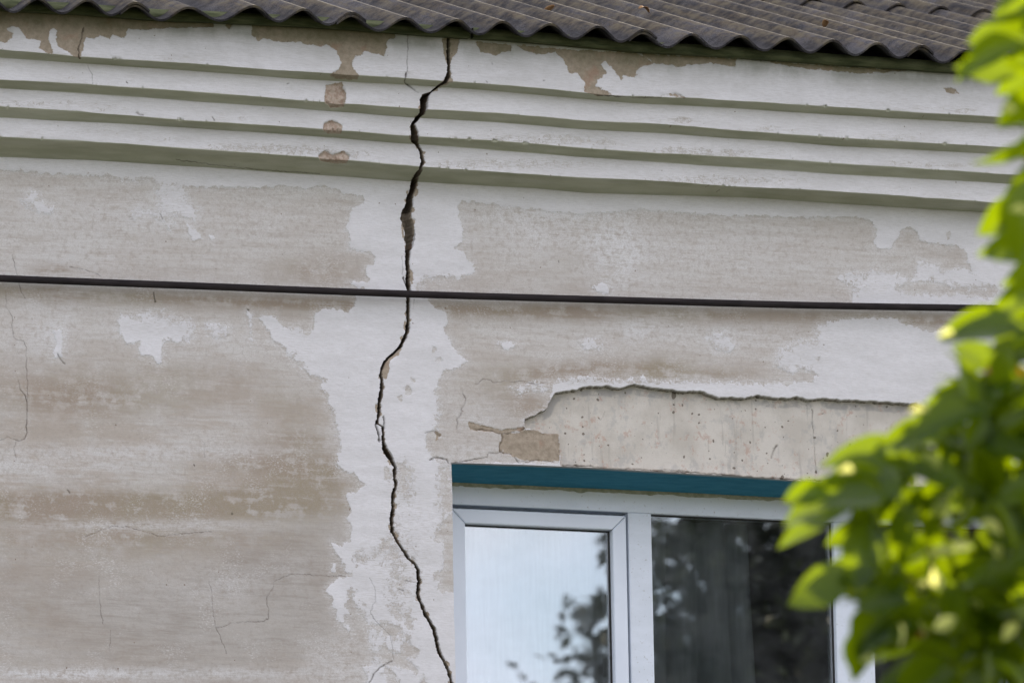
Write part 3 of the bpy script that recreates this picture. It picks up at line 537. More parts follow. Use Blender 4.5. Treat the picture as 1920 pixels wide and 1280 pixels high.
    rag = vnoise(X*75, Z*75, 23, 4, .6)*3.0
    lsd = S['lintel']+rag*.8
    li = np.clip(lsd/1.0+.5, 0, 1)
    md = np.clip((S['mortar']+rag)/2+.5, 0, 1)
    dsp = nz + li*(.024-.6*nz) + md*(.0022+.0018*vnoise(X*60, Z*60, 31, 4)) * (1-li)
    ck_shade = np.maximum(ck_shade, np.where((py < 800) & (sidx[:, None] == 8), np.exp(-((lsd-.5)/.8)**2)*.85, 0))  # shadow line painted under the broken plaster edge
    hs = S['hole']; dsp += np.where(hs > -6, np.clip((hs+2)/4, 0, 1)*(.004+.007*vnoise(X*45, Z*45, 33, 4, .6)), 0)
    dsp += hd + .0006*np.clip(-S['paint']/2, -1, 1)
    # nicks on the arrises
    ar = np.zeros(V); 
    for s_ in (1, 3, 5, 7):
        i = np.nonzero(sidx == s_)[0][0]; d = np.abs(np.arange(V)-i); ar = np.maximum(ar, np.exp(-(d/2.2)**2))
    nick = np.clip(vnoise(X*35, Z*10, 35, 4, .7)-.36, 0, 1)*.022+np.clip(vnoise(X*7, Z*3, 36, 2)-.0, 0, 1)*.002
    dsp += ar[:, None]*nick
    Zd = Z + ar[:, None]*(vnoise(X*14, Z*2, 37, 4, .6)*.0016+nick*.7)
    Zd = Zd + np.where(soff, vnoise(X*5, Y*20, 38, 3)*.0025, 0)
    # crack gap
    dp = np.zeros(U); k0 = nL
    prof = [0, 0, .25, .8, 1, 1, .9, .35, 0]
    for i, v in enumerate(prof): dp[k0+i] = v
    cy = py[:, nL+4]; wpx = CR[:, 2]-CR[:, 1]
    depth = np.interp(cy, [70, 150, 175, 200, 240, 300, 360, 400, 455, 480, 560, 1280], [.09, .05, .05, .09, .05, .06, .05, .05, .07, .06, .07, .07])
    depth = depth[:, None]*(1+.35*vnoise(X[:, nL:nL+nC]*40, Z[:, nL:nL+nC]*22, 51, 4, .6))
    G = np.zeros_like(X); G[:, nL:nL+nC] = dp[None, nL:nL+nC]*depth
    Yd = Y+dsp+G
    inner = np.zeros_like(X); inner[:, nL+1:nL+nC-1] = 1
    S['mortar'] = np.where(inner > 0, 8, S['mortar'])
    ck_shade = np.where(inner > 0, .72+.25*vnoise(X*30, Z*30, 52, 3), ck_shade); ck_shade[:, nL+4:nL+7] = np.maximum(ck_shade[:, nL+4:nL+7], .95)
    ck_shade[:, nL:nL+nC] = np.where((cy > 395)[:, None] & (cy < 462)[:, None] & (np.arange(nC) >= 5)[None, :], .25, ck_shade[:, nL:nL+nC])
    # coarse rows to the ground
    zr = np.array([sill_z, 2.0, 0.0]); base = len(rows)
    Xc = np.repeat(X[-1:, :], 3, 0); Zc_ = np.repeat(zr[:, None], U, 1); Yc = np.repeat(Yd[-1:, :], 3, 0)
    Xa = np.concatenate([X, Xc]); Ya = np.concatenate([Yd, Yc]); Za = np.concatenate([Zd, Zc_])
    at = {}
    at['paint'] = S['paint']; at['mortar'] = S['mortar']; at['stain'] = S['stain']; at['wear'] = np.clip(S['wear'], 0, 1); at['lintel'] = li*(S['mortar'] < 1); at['crack'] = np.clip(ck_shade, 0, 1)  # crack also holds the shadow line painted at the lintel
    at['low'] = np.clip((py-560)/350, 0, 1)*np.clip((720-px)/120, .15, 1); at['holem'] = np.clip(hs/3+.5, 0, 1); at['smudge'] = np.exp(-((lraw-9)/7)**2)*(py < 790); at['soffit_tone'] = (soff*(1-.0)*np.ones_like(X)); at['moss'] = np.clip(S['moss'], 0, 1); at['wash'] = np.clip(S['wash'], 0, 1); at['grey'] = np.clip(S['grey'], 0, 1)
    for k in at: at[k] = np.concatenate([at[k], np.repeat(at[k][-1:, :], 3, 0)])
    nv, nu = Xa.shape
    idx = np.arange(nv*nu).reshape(nv, nu)
    quads = np.stack([idx[:-1, :-1], idx[1:, :-1], idx[1:, 1:], idx[:-1, 1:]], -1)
    keep = np.ones(quads.shape[:2], bool)
    winR = unp(np.array([1965.]), np.array([1100.]), 0.)[0, 0]
    wr = int(np.argmin(np.abs(X[-1]-winR)))
    keep[lint_row:base, wi:wr] = False
    quads = quads[keep]
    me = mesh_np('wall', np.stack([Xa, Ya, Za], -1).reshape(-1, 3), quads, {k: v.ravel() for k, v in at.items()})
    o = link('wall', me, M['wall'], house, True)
    return X[:, wi], X[lint_row], Zd[lint_row], Yd[lint_row], wi, wr, rows, X, Zd, Yd, lint_row, sill_z
WI = build_wall()
XWIN, XLr, ZLr, YLr, wi, wr, _rows, XX, ZZ, YY, lrow, sillz = WI
# window head soffit (painted teal) and reveals, joined to the wall arris
FY = .20      # frame face depth
hx = XLr[wi:wr+1:3]; hz = ZLr[wi:wr+1:3]; hy = YLr[wi:wr+1:3]
bk = unp(np.array([847., 960, 1100, 1300, 1460, 1600, 1900]), np.array([906., 911, 917, 926, 934, 940, 953]), FY)
def soffit():
    n = len(hx); k = 10; co = []; z1 = np.interp(hx, bk[:, 0], bk[:, 2]); 
    at = []
    for i in range(k+1):
        t = i/k; zz = hz*(1-t)+z1*t+vnoise(hx*8, hx*0+t*4, 71, 3)*.0012*(0 < i)
        co.append(np.stack([hx, hy*(1-t)+FY*1.01*t+(.001 if i == 0 else 0), zz-(0 if i else .0003)], -1)); at.append(np.full(n, 1.0 if i > 0 else 0.0))
    co = np.concatenate(co); idx = np.arange((k+1)*n).reshape(k+1, n)
    q = np.stack([idx[:-1, :-1], idx[1:, :-1], idx[1:, 1:], idx[:-1, 1:]], -1).reshape(-1, 4)
    z = np.zeros(len(co)); me = mesh_np('window_head', co, q, {'teal': np.concatenate(at), 'paint': z-9, 'mortar': z-20})
    return link('window_head', me, M['wall'], house, True), z1
SO, zback = soffit()
SO['label'] = 'teal painted underside of the window head'
XW0 = float(XX[-1, wi]); XW1 = float(XLr[wr])
m = MB()
xm = float(XX[lrow:, wi].min())
# left reveal follows the plaster arris
co = []; rr = list(range(lrow, XX.shape[0], 4))+[XX.shape[0]-1]
for t in (0, .5, 1):
    for r in rr: co.append((float(XX[r, wi])-.0006-.004*t, float(YY[r, wi])*(1-t)+.21*t+.0005, float(ZZ[r, wi])))
    co.append((float(XX[-1, wi])-.004*t, .21*t, sillz))
n = len(rr)+1; idx = np.arange(3*n).reshape(3, n); q = np.stack([idx[:-1, :-1], idx[:-1, 1:], idx[1:, 1:], idx[1:, :-1]], -1).reshape(-1, 4)
link('window_reveal', mesh_np('window_reveal', np.array(co), q, {'paint': np.full(3*n, 6.), 'mortar': np.full(3*n, -20.)}), M['wall'], house, True)
m = MB(); m.poly([(XW1, 0, sillz), (XW1, .25, sillz), (XW1, .25, 5.3), (XW1, 0, float(ZLr[wr]))]); m.build('window_reveal', M['side'], house)
m = MB(); m.box(XW0-.03, XW1+.03, -.03, .24, sillz-.03, sillz+.005); m.build('window_sill', M['pvc'], house, .003)
# body of the house behind the surveyed wall
m = MB()
m.box(WX0, WX0+.3, .02, 8.0, 0, 5.98); m.box(WX1-.3, WX1, .02, 8.0, 0, 5.98); m.box(WX0+.3, WX1-.3, 7.7, 8.0, 0, 5.98)
m.build('side_wall', M['side'], house)
m = MB(); m.box(WX0+.3, WX1-.3, .5, 7.7, 5.35, 5.5); m.build('ceiling', M['room'], house)
m = MB()
m.poly([(XW0-1.2, .3, 2.6), (XW1+.8, .3, 2.6), (XW1+.8, 4.0, 2.6), (XW0-1.2, 4.0, 2.6)]); m.poly([(XW0-1.2, 4.0, 2.6), (XW1+.8, 4.0, 2.6), (XW1+.8, 4.0, 5.3), (XW0-1.2, 4.0, 5.3)])
m.poly([(XW0-1.2, .3, 2.6), (XW0-1.2, 4., 2.6), (XW0-1.2, 4., 5.3), (XW0-1.2, .3, 5.3)]); m.poly([(XW1+.8, .3, 2.6), (XW1+.8, .3, 5.3), (XW1+.8, 4., 5.3), (XW1+.8, 4., 2.6)])
m.poly([(XW0-1.2, .3, 5.3), (XW0-1.2, 4., 5.3), (XW1+.8, 4., 5.3), (XW1+.8, .3, 5.3)])
# inside face of the outer wall around the opening
ix0, ix1, iz0, iz1 = XW0-.02, XW1+.02, sillz-.02, 5.02
for (a, b, c, d) in ((XW0-1.2, ix0, 2.6, 5.3), (ix1, XW1+.8, 2.6, 5.3), (ix0, ix1, 2.6, iz0), (ix0, ix1, iz1, 5.3)):
    m.poly([(a, .3, c), (a, .3, d), (b, .3, d), (b, .3, c)])
m.build('room_shell', M['room'], house)

# ---------------------------------------------------------------- window
win = empty('window', (0, FY, 4.5)); win.parent = house; win['label'] = 'three light white plastic window under a teal head'
def WX(px, py=1120, y=FY): return float(unp(np.array([float(px)]), np.array([float(py)]), y)[0, 0])
def WZ(px, py, y=FY): return float(unp(np.array([float(px)]), np.array([float(py)]), y)[0, 2])
def ch(o):
    o.location = (0, -FY, -4.5); return o
zT = WZ(1000, 912)+.012; zH = WZ(1000, 952)             # head rail top / bottom
x_s0, x_m0, x_m1, x_g1, x_n0, x_n1, x_r = WX(846)-.02, WX(1180), WX(1224), WX(1561), WX(1566), WX(1637), WX(1885)
zB = sillz+.005
M['pvcold'] = mat_pvcold()
m = MB()
m.box(x_s0-.03, WX(1965)+.03, FY, FY+.07, zH, zT+.03)              # head
m.box(x_m0, x_m1, FY-.002, FY+.07, zB+.07, zH-.0)                  # mullion 1
m.box(x_n0, x_n1, FY-.002, FY+.07, zB+.07, zH-.0)                  # mullion 2
m.box(x_s0-.03, x_s0+.012, FY+.002, FY+.07, zB+.07, zH)            # left jamb, mostly behind the reveal
m.box(x_r, WX(1965)+.03, FY-.002, FY+.07, zB+.07, zH)
m.box(x_s0-.03, WX(1965)+.03, FY, FY+.07, zB, zB+.07)
ch(m.build('window_frame', M['pvcold'], win, .003))
def ring(name, x0, x1, z0, z1, wd, y0, y1, mat, parent, bev=.003):
    m = MB()   # four mitred members
    o = [(x0, z0), (x1, z0), (x1, z1), (x0, z1)]; i = [(x0+wd, z0+wd), (x1-wd, z0+wd), (x1-wd, z1-wd), (x0+wd, z1-wd)]
    g = .00045
    for k in range(4):
        j = (k+1) % 4; ax = Vector((o[j][0]-o[k][0], o[j][1]-o[k][1])).normalized()*g
        m.prism([(o[k][0]+ax.x, o[k][1]+ax.y), (o[j][0]-ax.x, o[j][1]-ax.y), (i[j][0]-ax.x, i[j][1]-ax.y), (i[k][0]+ax.x, i[k][1]+ax.y)], y0, y1)
    return m.build(name, mat, parent, bev)
sx0, sx1 = WX(848, y=FY-.016), WX(1177, y=FY-.016); sz1 = WZ(1000, 958.5, FY-.016)
sash = ch(ring('sash', sx0, sx1, zB+.06, sz1, .044, FY-.016, FY+.05, M['pvc'], win, .004))
def pane(x0, x1, z0, z1, y, nm='pane'):
    m = MB(); m.box(x0, x1, y, y+.005, z0, z1); return ch(m.build(nm, M['glass'], win))
gy_ = FY+.012
def seal(x0, x1, z0, z1, y): return ch(ring('glazing_seal', x0, x1, z0, z1, .005, y-.003, y+.004, M['seal'], win, 0))
gx0, gx1, gz1 = sx0+.044, sx1-.044, sz1-.044
pane(gx0-.004, gx1+.004, zB+.1, gz1+.004, gy_); seal(gx0-.001, gx1+.001, zB+.1, gz1+.001, gy_-.001)
pane(x_m1-.004, x_n0+.004, zB+.065, zH+.004, FY+.022); seal(x_m1-.001, x_n0+.001, zB+.07, zH+.001, FY+.021)
pane(x_n1-.004, x_r+.004, zB+.065, zH+.004, FY+.022); seal(x_n1-.001, x_r+.001, zB+.07, zH+.001, FY+.021)
# ragged sealant line between head and frame
m = MB(); xs = np.arange(x_s0, XW1, .006); zz = np.interp(xs, hx, zback); lo = .007+.006*vnoise(xs*22, xs*0, 81, 4, .65)
v = []; f = []
for i, x in enumerate(xs):
    z = zz[i]; v += [(x, FY-.010, z+.004), (x, FY-.009-.003*abs(math.sin(i*.7)), z-lo[i]*.55), (x, FY+.001, z-lo[i]*1.25)]
    if i: a = (i-1)*3; f += [(a, a+1, a+4, a+3), (a+1, a+2, a+5, a+4)]
me = bpy.data.meshes.new('sealant'); me.from_pydata(v, [], f); ch(link('sealant', me, M['foam'], win, True))

# curtains: things of their own, hanging inside
def curtain(x0, x1, z0, z1, y, amp, wl, mat, seed, label, flare=0.):
    n = int((x1-x0)/.004); k = 24; xs = np.linspace(0, 1, n); co = []
    ph = np.cumsum(1+.5*vnoise(xs*9, xs*0, seed, 3))*2*math.pi*(x1-x0)/n/wl
    for j in range(k+1):
        t = j/k; z = z1+(z0-z1)*t; am = amp*(.35+.65*t)
        yy = y+am*np.sin(ph+.8*t*np.sin(xs*7+seed))+.5*am*np.sin(ph*.37+seed)
        xx = x0+(x1-x0)*xs+am*.42*np.cos(ph)*(1 if amp < .02 else 1.0)+flare*t*(xs-.5)
        co.append(np.stack([xx, yy, xs*0+z], -1))
    co = np.concatenate(co); idx = np.arange((k+1)*n).reshape(k+1, n)
    q = np.stack([idx[:-1, :-1], idx[1:, :-1], idx[1:, 1:], idx[:-1, 1:]], -1).reshape(-1, 4)
    return tag(link('curtain', mesh_np('curtain', co, q), mat, None, True), label, 'curtain', 'curtains behind the window')
curtain(x_s0+.03, x_m0+.05, sillz-.1, 5.0, FY+.15, .035, .12, M['curt'], 3, 'white pleated curtain behind the left window pane')
curtain(WX(1225), WX(1440), sillz-.1, WZ(1300, 985, FY+.2), FY+.14, .055, .085, M['sheer'], 5, 'thin grey curtain falling in folds behind the middle window pane', .06)

# ---------------------------------------------------------------- roof
EAVE = -.32; AL = R(19.5)
crest_px = np.array([(-20,-3),(70,1),(163,4),(252,9),(352,14),(475,10),(568,18),(658,27),(759,32),(855,36),(940,40),(1030,46),(1120,52),(1204,60),(1297,63),(1388,67),(1476,72),(1560,77),(1644,84),(1726,90),(1812,95)], float)
cq = unp(crest_px[:, 0], crest_px[:, 1], EAVE); CX = cq[:, 0]; CZ = cq[:, 2]
P0 = .150
nl = int((CX[0]-(WX0-.35))/P0); nr = int((WX1+.35-CX[-1])/P0)
CXa = np.concatenate([CX[0]-P0*np.arange(nl, 0, -1), CX, CX[-1]+P0*np.arange(1, nr+1)])
PHI = np.arange(len(CXa)) - nl          # crest numbers, 0 = first measured
sl = np.polyfit(CX, CZ, 1)
base_z = lambda x: np.interp(x, CX, CZ, left=CZ[0], right=CZ[-1])*.75+.25*np.polyval(sl, np.clip(x, CX[0], CX[-1]))-.0203
LAPS = [3, 7, 13, 19]                    # crests where side laps sit
first = PHI[0]; laps = [l for l in range(3-6, first, -6)][::-1]+LAPS+[l for l in range(25, PHI[-1], 6)]
def sheet(c0, c1, s0, s1, lift, seed):
    """one corrugated sheet from crest c0 to crest c1, slope distance s0..s1 from the eave"""
    u = np.arange(c0-.30, c1+.30, 1/26.); u = u[(u >= PHI[0]) & (u <= PHI[-1])]; n = len(u)
    if n < 4: return None
    x = np.interp(u, PHI, CXa); k = max(12, int((s1-s0)/.05)); ss = np.linspace(s0, s1, k+1)
    wave = .0195*np.cos(2*math.pi*u); b = base_z(x); tl = .0085*np.clip((u-c0)/(c1-c0), -.1, 1.1)
    rg = np.random.default_rng(seed); wob = rg.uniform(-.003, .003, 2)
    end = vnoise(u*2.3, u*0+seed, 17, 3)*.006+rg.uniform(-.008, .008)
    T = .0065; tops = []; bots = []; crest = []
    nrm = (-math.sin(AL), math.cos(AL))
    for i, s in enumerate(ss):
        s_ = s+(end if i == 0 else 0)+vnoise(u*9, u*0+seed, 18, 3)*(.0018 if i == 0 else 0)
        h = wave+tl+lift*(1-.6*(s-s0)/(s1-s0))+wob[0]*(s-s0)+vnoise(x*6, x*0+s*3, 19, 2)*.0008
        y = EAVE+s_*math.cos(AL)+nrm[0]*h; z = b+s_*math.sin(AL)+nrm[1]*h
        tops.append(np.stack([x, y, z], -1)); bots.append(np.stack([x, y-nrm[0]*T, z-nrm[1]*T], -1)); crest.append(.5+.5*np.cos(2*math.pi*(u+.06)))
    co = np.concatenate(tops+bots); cr = np.concatenate(crest+crest); m_ = (k+1)*n
    it = np.arange(m_).reshape(k+1, n); ib = it+m_
    q = [np.stack([it[:-1, :-1], it[:-1, 1:], it[1:, 1:], it[1:, :-1]], -1).reshape(-1, 4), np.stack([ib[:-1, :-1], ib[1:, :-1], ib[1:, 1:], ib[:-1, 1:]], -1).reshape(-1, 4)]
    q.append(np.stack([ib[0, :-1], ib[0, 1:], it[0, 1:], it[0, :-1]], -1)); q.append(np.stack([it[-1, :-1], it[-1, 1:], ib[-1, 1:], ib[-1, :-1]], -1))
    q.append(np.stack([it[:-1, 0], it[1:, 0], ib[1:, 0], ib[:-1, 0]], -1)); q.append(np.stack([ib[:-1, -1], ib[1:, -1], it[1:, -1], it[:-1, -1]], -1))
    me = mesh_np('roof_sheet', co, np.concatenate(q), {'crest': cr})
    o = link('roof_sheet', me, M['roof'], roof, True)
    me.set_sharp_from_angle(angle=R(50))
    return o
roof = empty('roof', (0, 0, 0)); roof.parent = house
sd_ = 100
for row in range(3):
    for a, b in zip(laps[:-1], laps[1:]):
        sd_ += 1; s0 = row*1.60
        sheet(a, b, s0+(0 if row == 0 else 0), s0+1.75, .0 if row == 0 else .0095*row*1.0+.004, sd_)
yr = EAVE+4.9*math.cos(AL); zr_ = float(base_z(0.))+4.9*math.sin(AL)
m = MB(); m.poly([(WX0-.3, yr-.1, zr_+.05), (WX1+.3, yr-.1, zr_+.05), (WX1+.3, yr+4.9, zr_-1.7), (WX0-.3, yr+4.9, zr_-1.7)]); m.build('rear_slope', M['roof'], roof)
m = MB(); m.box(WX0-.3, WX1+.3, yr-.12, yr+.12, zr_+.02, zr_+.07); m.build('ridge_cap', M['roof'], roof)
for xx in (WX0+.002, WX1-.3):     # gables
    m = MB(); n_ = 4; a = [(.0, 5.9), (8.0, 5.9), (8.0, 6.05), (yr, zr_-.05), (.0, 6.15)]
    v = [(xx, p[0], p[1]) for p in a]+[(xx+.298, p[0], p[1]) for p in a]; k = len(a)
    m.v = v; m.f = [tuple(range(k)), tuple(range(2*k-1, k-1, -1))]+[(i, i+k, (i+1) % k+k, (i+1) % k) for i in range(k)]
    m.build('gable', M['side'], house)
# eave board under the sheets
fr = np.array([(0,22),(150,30),(300,42),(480,50),(620,58),(735,65),(850,74),(1000,85),(1200,103),(1400,113),(1600,128),(1750,137)], float)
q = unp(fr[:, 0], fr[:, 1]-5, -.262)
xs = np.arange(WX0-.2, WX1+.2, .01); zl = np.interp(xs, q[:, 0], q[:, 2])
def board(x0, x1, dz, y0, seed):
    s = (xs >= x0) & (xs <= x1); x = xs[s]; lo = zl[s]+dz+vnoise(x*3, x*0+seed, seed, 4)*.004; hi = base_z(x)-.021-.007+vnoise(x*9, x*0, seed+1, 2)*.002
    hi = np.maximum(hi, lo+.03)
    n = len(x); c = np.concatenate([np.stack([x, x*0+y, z], -1) for y, z in ((y0, hi), (y0, lo), (y0+.024, lo), (y0+.024, hi))])
    idx = np.arange(4*n).reshape(4, n); qd = [np.stack([idx[a, :-1], idx[b, :-1], idx[b, 1:], idx[a, 1:]], -1) for a, b in ((0, 1), (1, 2), (2, 3), (3, 0))]
    link('eave_board', mesh_np('eave_board', c, np.concatenate(qd)), M['board'], house)
jx = [float(unp(np.array([p]), np.array([q_]), -.26)[0, 0]) for p, q_ in ((885, 70), (1395, 105))]
board(WX0-.2, jx[0]+.002, 0, -.262, 5); board(jx[0]-.001, jx[1]+.002, .003, -.264, 8); board(jx[1]-.001, WX1+.2, .001, -.261, 12)
# ceiling of the eave: dark boards closing the gap above the frieze
m = MB(); m.box(WX0, WX1, -.34, .45, 6.02, 6.05); 
xe = np.array([WX0, WX1])
# dry leaves lying on the roof
def dry_leaf(px, py, size, rot, label):
    # meet the roof plane
    d = fw+(px-960)/F*rt-(py-640)/F*up; n = np.array([0, -math.sin(AL), math.cos(AL)]); p0 = np.array([0, EAVE, float(base_z(0.))+.019])
    best = CP+((p0-CP)@n/(d@n))*d
    x = best[0]; z_off = float(base_z(x)-base_z(0.))
    o = empty('dry_leaf'); v = []; f = []
    N = 9
    for i in range(N):
        t = i/(N-1); wd = .5*size*.55*math.sin(math.pi*min(1, t*.93+.05))**.8; c = size*(.22*math.sin(t*3.0+rot))
        for s in (-1, -.5, 0, .5, 1): v.append((t*size-size/2, s*wd, c+.35*wd*abs(s)+.004))
    for i in range(N-1):
        for j in range(4): a = i*5+j; f.append((a, a+1, a+6, a+5))
    me = bpy.data.meshes.new('dry_leaf'); me.from_pydata(v, [], f); bpy.data.objects.remove(o)
    o = link('dry_leaf', me, M['dry'], None, True); o.location = (x, best[1], best[2]+z_off+.002); o.rotation_euler = (AL, 0, rot)
    sm = o.modifiers.new('solid', 'SOLIDIFY'); sm.thickness = .0012
    return tag(o, label, 'leaf', 'dry leaves on the roof')
dry_leaf(1207, 30, .045, .4, 'orange brown curled leaf lying on the roof above the middle of the window')
dry_leaf(1028, 21, .04, 2.2, 'small yellowish leaf scrap on the roof near the crack')
dry_leaf(1362, 5, .05, 1.1, 'dark curled leaf clump at the top edge of the roof sheets')
dry_leaf(1738, 12, .045, .2, 'brown leaf caught on a roof rib beside the tree')
dry_leaf(1546, 58, .035, 1.3, 'thin brown twig scrap lying in a roof valley')

# ---------------------------------------------------------------- cable
cx = np.array([0, 480, 765, 960, 1440, 1840.]); cyy = np.array([521, 541.5, 551, 558, 568, 579.]); q = unp(cx, cyy, -.036)
pf = np.polyfit(q[:, 0], q[:, 2], 2)
xs_ = np.linspace(WX0, WX1, 120); lim = np.clip(xs_, -1.9, 2.2); zz = np.polyval(pf, lim)
sl0 = np.polyval(np.polyder(pf), lim); zz = zz+(xs_-lim)*sl0
pts = [(x, -.036+.0015*math.sin(x*2.1), z+.0006*math.sin(x*5)) for x, z in zip(xs_, zz)]
ca = tube('cable', pts, .0104, M['cable'], None, 14)
tag(ca, 'thick black cable strung horizontally across the cracked wall', 'cable')

# ---------------------------------------------------------------- tree in front (out of focus), leaves built one by one
def leaf_mesh(V, Fc, H, pos, ax, nr, ln, wd, hue, curl=.25, fold=.35):
    ax = ax.normalized(); sd2 = ax.cross(nr).normalized(); nr = sd2.cross(ax).normalized()
    n0 = len(V); N = 8; prof = [0.03, .42, .78, .97, 1.0, .84, .52, .02]
    for i in range(N):
        t = i/(N-1); c = pos+ax*(ln*t)+nr*(-curl*ln*t*t)
        for s in (-1, -.5, 0, .5, 1): 
            a = abs(s); V.append(tuple(c+sd2*(s*wd*.5*prof[i])+nr*(fold*wd*.5*prof[i]*a+.03*wd*math.sin(t*14+s*2)*a))); H.append(hue)
    for i in range(N-1):
        for j in range(4): a = n0+i*5+j; Fc.append((a, a+1, a+6, a+5))
    # leaf stalk
def leaf_small(V, Fc, H, pos, ax, nr, ln, wd, hue, curl=.25, fold=.35):
    ax = ax.normalized(); s = ax.cross(nr).normalized(); n = s.cross(ax); n0 = len(V)
    for p in (pos, pos+ax*ln*.5+s*wd*.5+n*ln*.08, pos+ax*ln, pos+ax*ln*.5-s*wd*.5+n*ln*.08): V.append(tuple(p)); H.append(hue)
    Fc.append((n0, n0+1, n0+2)); Fc.append((n0, n0+2, n0+3))
def make_tree(name, label, trunk_pts, trunk_r, branches, leaves, mat, cat='tree', lf=leaf_mesh):
    root = empty(name, trunk_pts[0]); tag(root, label, cat)
    inv = Vector(trunk_pts[0])
    def rel(o): o.location = -inv; o.parent = root; return o
    rel(tube('trunk', trunk_pts, trunk_r, M['bark'], None, 12))
    for b, r_ in branches: rel(tube('branch', b, r_, M['bark'], None, 7))
    V, Fc, H = [], [], []
    for a in leaves: lf(V, Fc, H, *a)
    me = bpy.data.meshes.new('crown'); me.from_pydata(V, [], Fc); me.update()
    at = me.attributes.new('hue', 'FLOAT', 'POINT'); at.data.foreach_set('value', np.array(H, np.float32))
    rel(link('crown', me, mat, None, True)); return root
TD = 9.9
RTv, UPv, FWv = Vector(rt), Vector(up), Vector(fw)
def edir(ang, depth=0.): return RTv*math.cos(R(ang))-UPv*math.sin(R(ang))+FWv*depth    # 0 right, 90 down in the view
HAND = [ # base px,py, angle of growth (0=right, 90=down), length px, width px, facing tilt, depth offset
 (1905,85,170,120,62,.4,.0),(1890,140,200,90,60,-.3,.1),(1960,60,175,150,80,.2,.2),(1930,150,120,90,60,.5,-.1),(1925,230,120,110,60,.2,.0),
 (1915,290,100,150,66,-.4,.0),(1950,240,200,90,55,.4,.1),(1905,330,108,130,48,.6,-.1),(1925,370,150,110,60,.1,.1),
 (1985,445,172,150,66,.2,.0),(1990,470,162,110,50,.5,.2),(1985,530,170,130,60,.1,.0),
 (1895,600,174,140,60,-.2,.0),(1930,620,185,160,70,.7,-.1),(1870,640,60,80,46,.3,.1),(1890,640,100,90,50,-.3,-.1),(1940,600,120,110,56,.5,.0),
 (1880,700,150,110,60,.3,.0),(1850,700,135,130,60,.5,.1),(1900,720,170,150,56,-.2,.0),(1830,760,165,120,50,.3,.0),(1860,770,178,150,62,.6,-.1),
 (1840,790,200,110,50,.2,.1),(1780,800,175,120,52,.1,.0),(1760,840,150,120,70,.5,.0),
 (1725,880,170,150,80,.3,.0),(1660,890,190,95,45,-.2,.1),(1648,938,183,172,84,.1,.0),(1560,925,176,80,50,.2,.05),(1700,870,200,130,80,.5,.1),(1600,950,165,140,44,.1,.1),(1620,930,240,70,36,.3,.0),
 (1640,960,105,140,74,.4,.0),(1612,1078,170,112,74,.0,.0),(1640,1080,190,90,60,-.3,.1),(1660,1130,120,100,72,.5,.0),(1640,1140,105,120,66,.2,.1),(1620,1180,100,75,40,.3,.0),
 (1740,950,100,130,80,.2,.25),(1680,1040,100,130,70,.1,.2),(1740,1120,100,150,80,.2,.2),
 (1760,1160,95,120,70,.6,.1),(1800,1080,60,120,60,.4,.0),(1780,1230,160,140,64,.3,.0),(1720,1250,150,90,50,.5,.0),(1860,1120,80,130,60,.3,.0),
 (1900,1160,75,150,70,-.4,.1),(1890,1250,165,130,60,.2,.0),(1840,1000,20,110,44,.3,.0),(1800,960,10,110,50,.5,.1),(1880,880,30,100,60,.3,.0),
 (1850,860,200,120,70,.3,.1),(1800,870,120,110,66,-.3,.1),(1900,800,100,110,60,.3,.1),(1820,820,70,110,64,.5,.0),(1950,700,150,120,70,.3,.1),(1940,800,160,130,70,.1,.2),(1950,900,170,130,70,.3,.2),(1960,1000,180,140,70,.5,.1),(1950,1080,190,130,60,.4,.0),
]
leaves = []; rs = random.Random(5)
pxm = TD/F
def add_leaf(px, py, ang, ln, wd, tilt, dep, hue=None, glint=.45):
    p = ray_at(px, py, TD+dep); ax = edir(ang, rs.uniform(-.45, .25)); nr = (-FWv*(1-abs(tilt)*.5)+UPv*(.5+tilt*.5)+RTv*(rs.uniform(-.9, 1.1) if glint > .1 else rs.uniform(-.4, .5))).normalized()
    if rs.random() < glint: nr = Vector((.65+rs.uniform(-.22, .22), -.65+rs.uniform(-.22, .22), .37+rs.uniform(-.22, .22))).normalized()
    leaves.append((p, ax, nr, ln*pxm*1.15, wd*pxm*1.15, rs.random()*.72 if hue is None else hue, rs.uniform(.05, .7), rs.uniform(.15, .8)))
for h in [((a[0]+(20 if a[1] < 625 else 0),)+a[1:]) for a in HAND]: add_leaf(*h, glint=0. if h[0] < 1700 else .25)
def edge_x(py):   # outline of the tree against the wall
    return np.interp(py, [-200, 40, 130, 230, 300, 400, 500, 570, 620, 700, 760, 830, 900, 1000, 1060, 1150, 1240, 1300, 1500], [1990, 1880, 1900, 1940, 1900, 1905, 1965, 1965, 1820, 1820, 1760, 1740, 1570, 1620, 1600, 1610, 1660, 1680, 1700])
def in_gap(px, py):
    for gx_, gy2, rx, ry in ((1600, 1130, 30, 75), (1660, 1230, 45, 45), (1790, 640, 30, 25), (1870, 470, 60, 35), (1600, 1010, 22, 40), (1900, 480, 45, 25), (1880, 190, 50, 30), (1785, 690, 40, 30), (1895, 1120, 20, 60)):
        if ((px-gx_)/rx)**2+((py-gy2)/ry)**2 < 1: return True
    return False
k = 0
while k < 235:
    py = rs.uniform(560, 1300); px = rs.uniform(1560, 2000)
    if px < edge_x(py)+45 or in_gap(px, py): continue
    if ((px-1775)/95)**2+((py-1020)/100)**2 < 1 and rs.random() < .65: continue
    k += 1; s = rs.uniform(.5, .95)
    add_leaf(px, py, rs.choice([rs.uniform(100, 250), rs.uniform(0, 360)]), 120*s, 62*s, rs.uniform(-.8, .9), rs.uniform(-.12, .3), .97 if rs.random() < .06 and s < .66 else None)
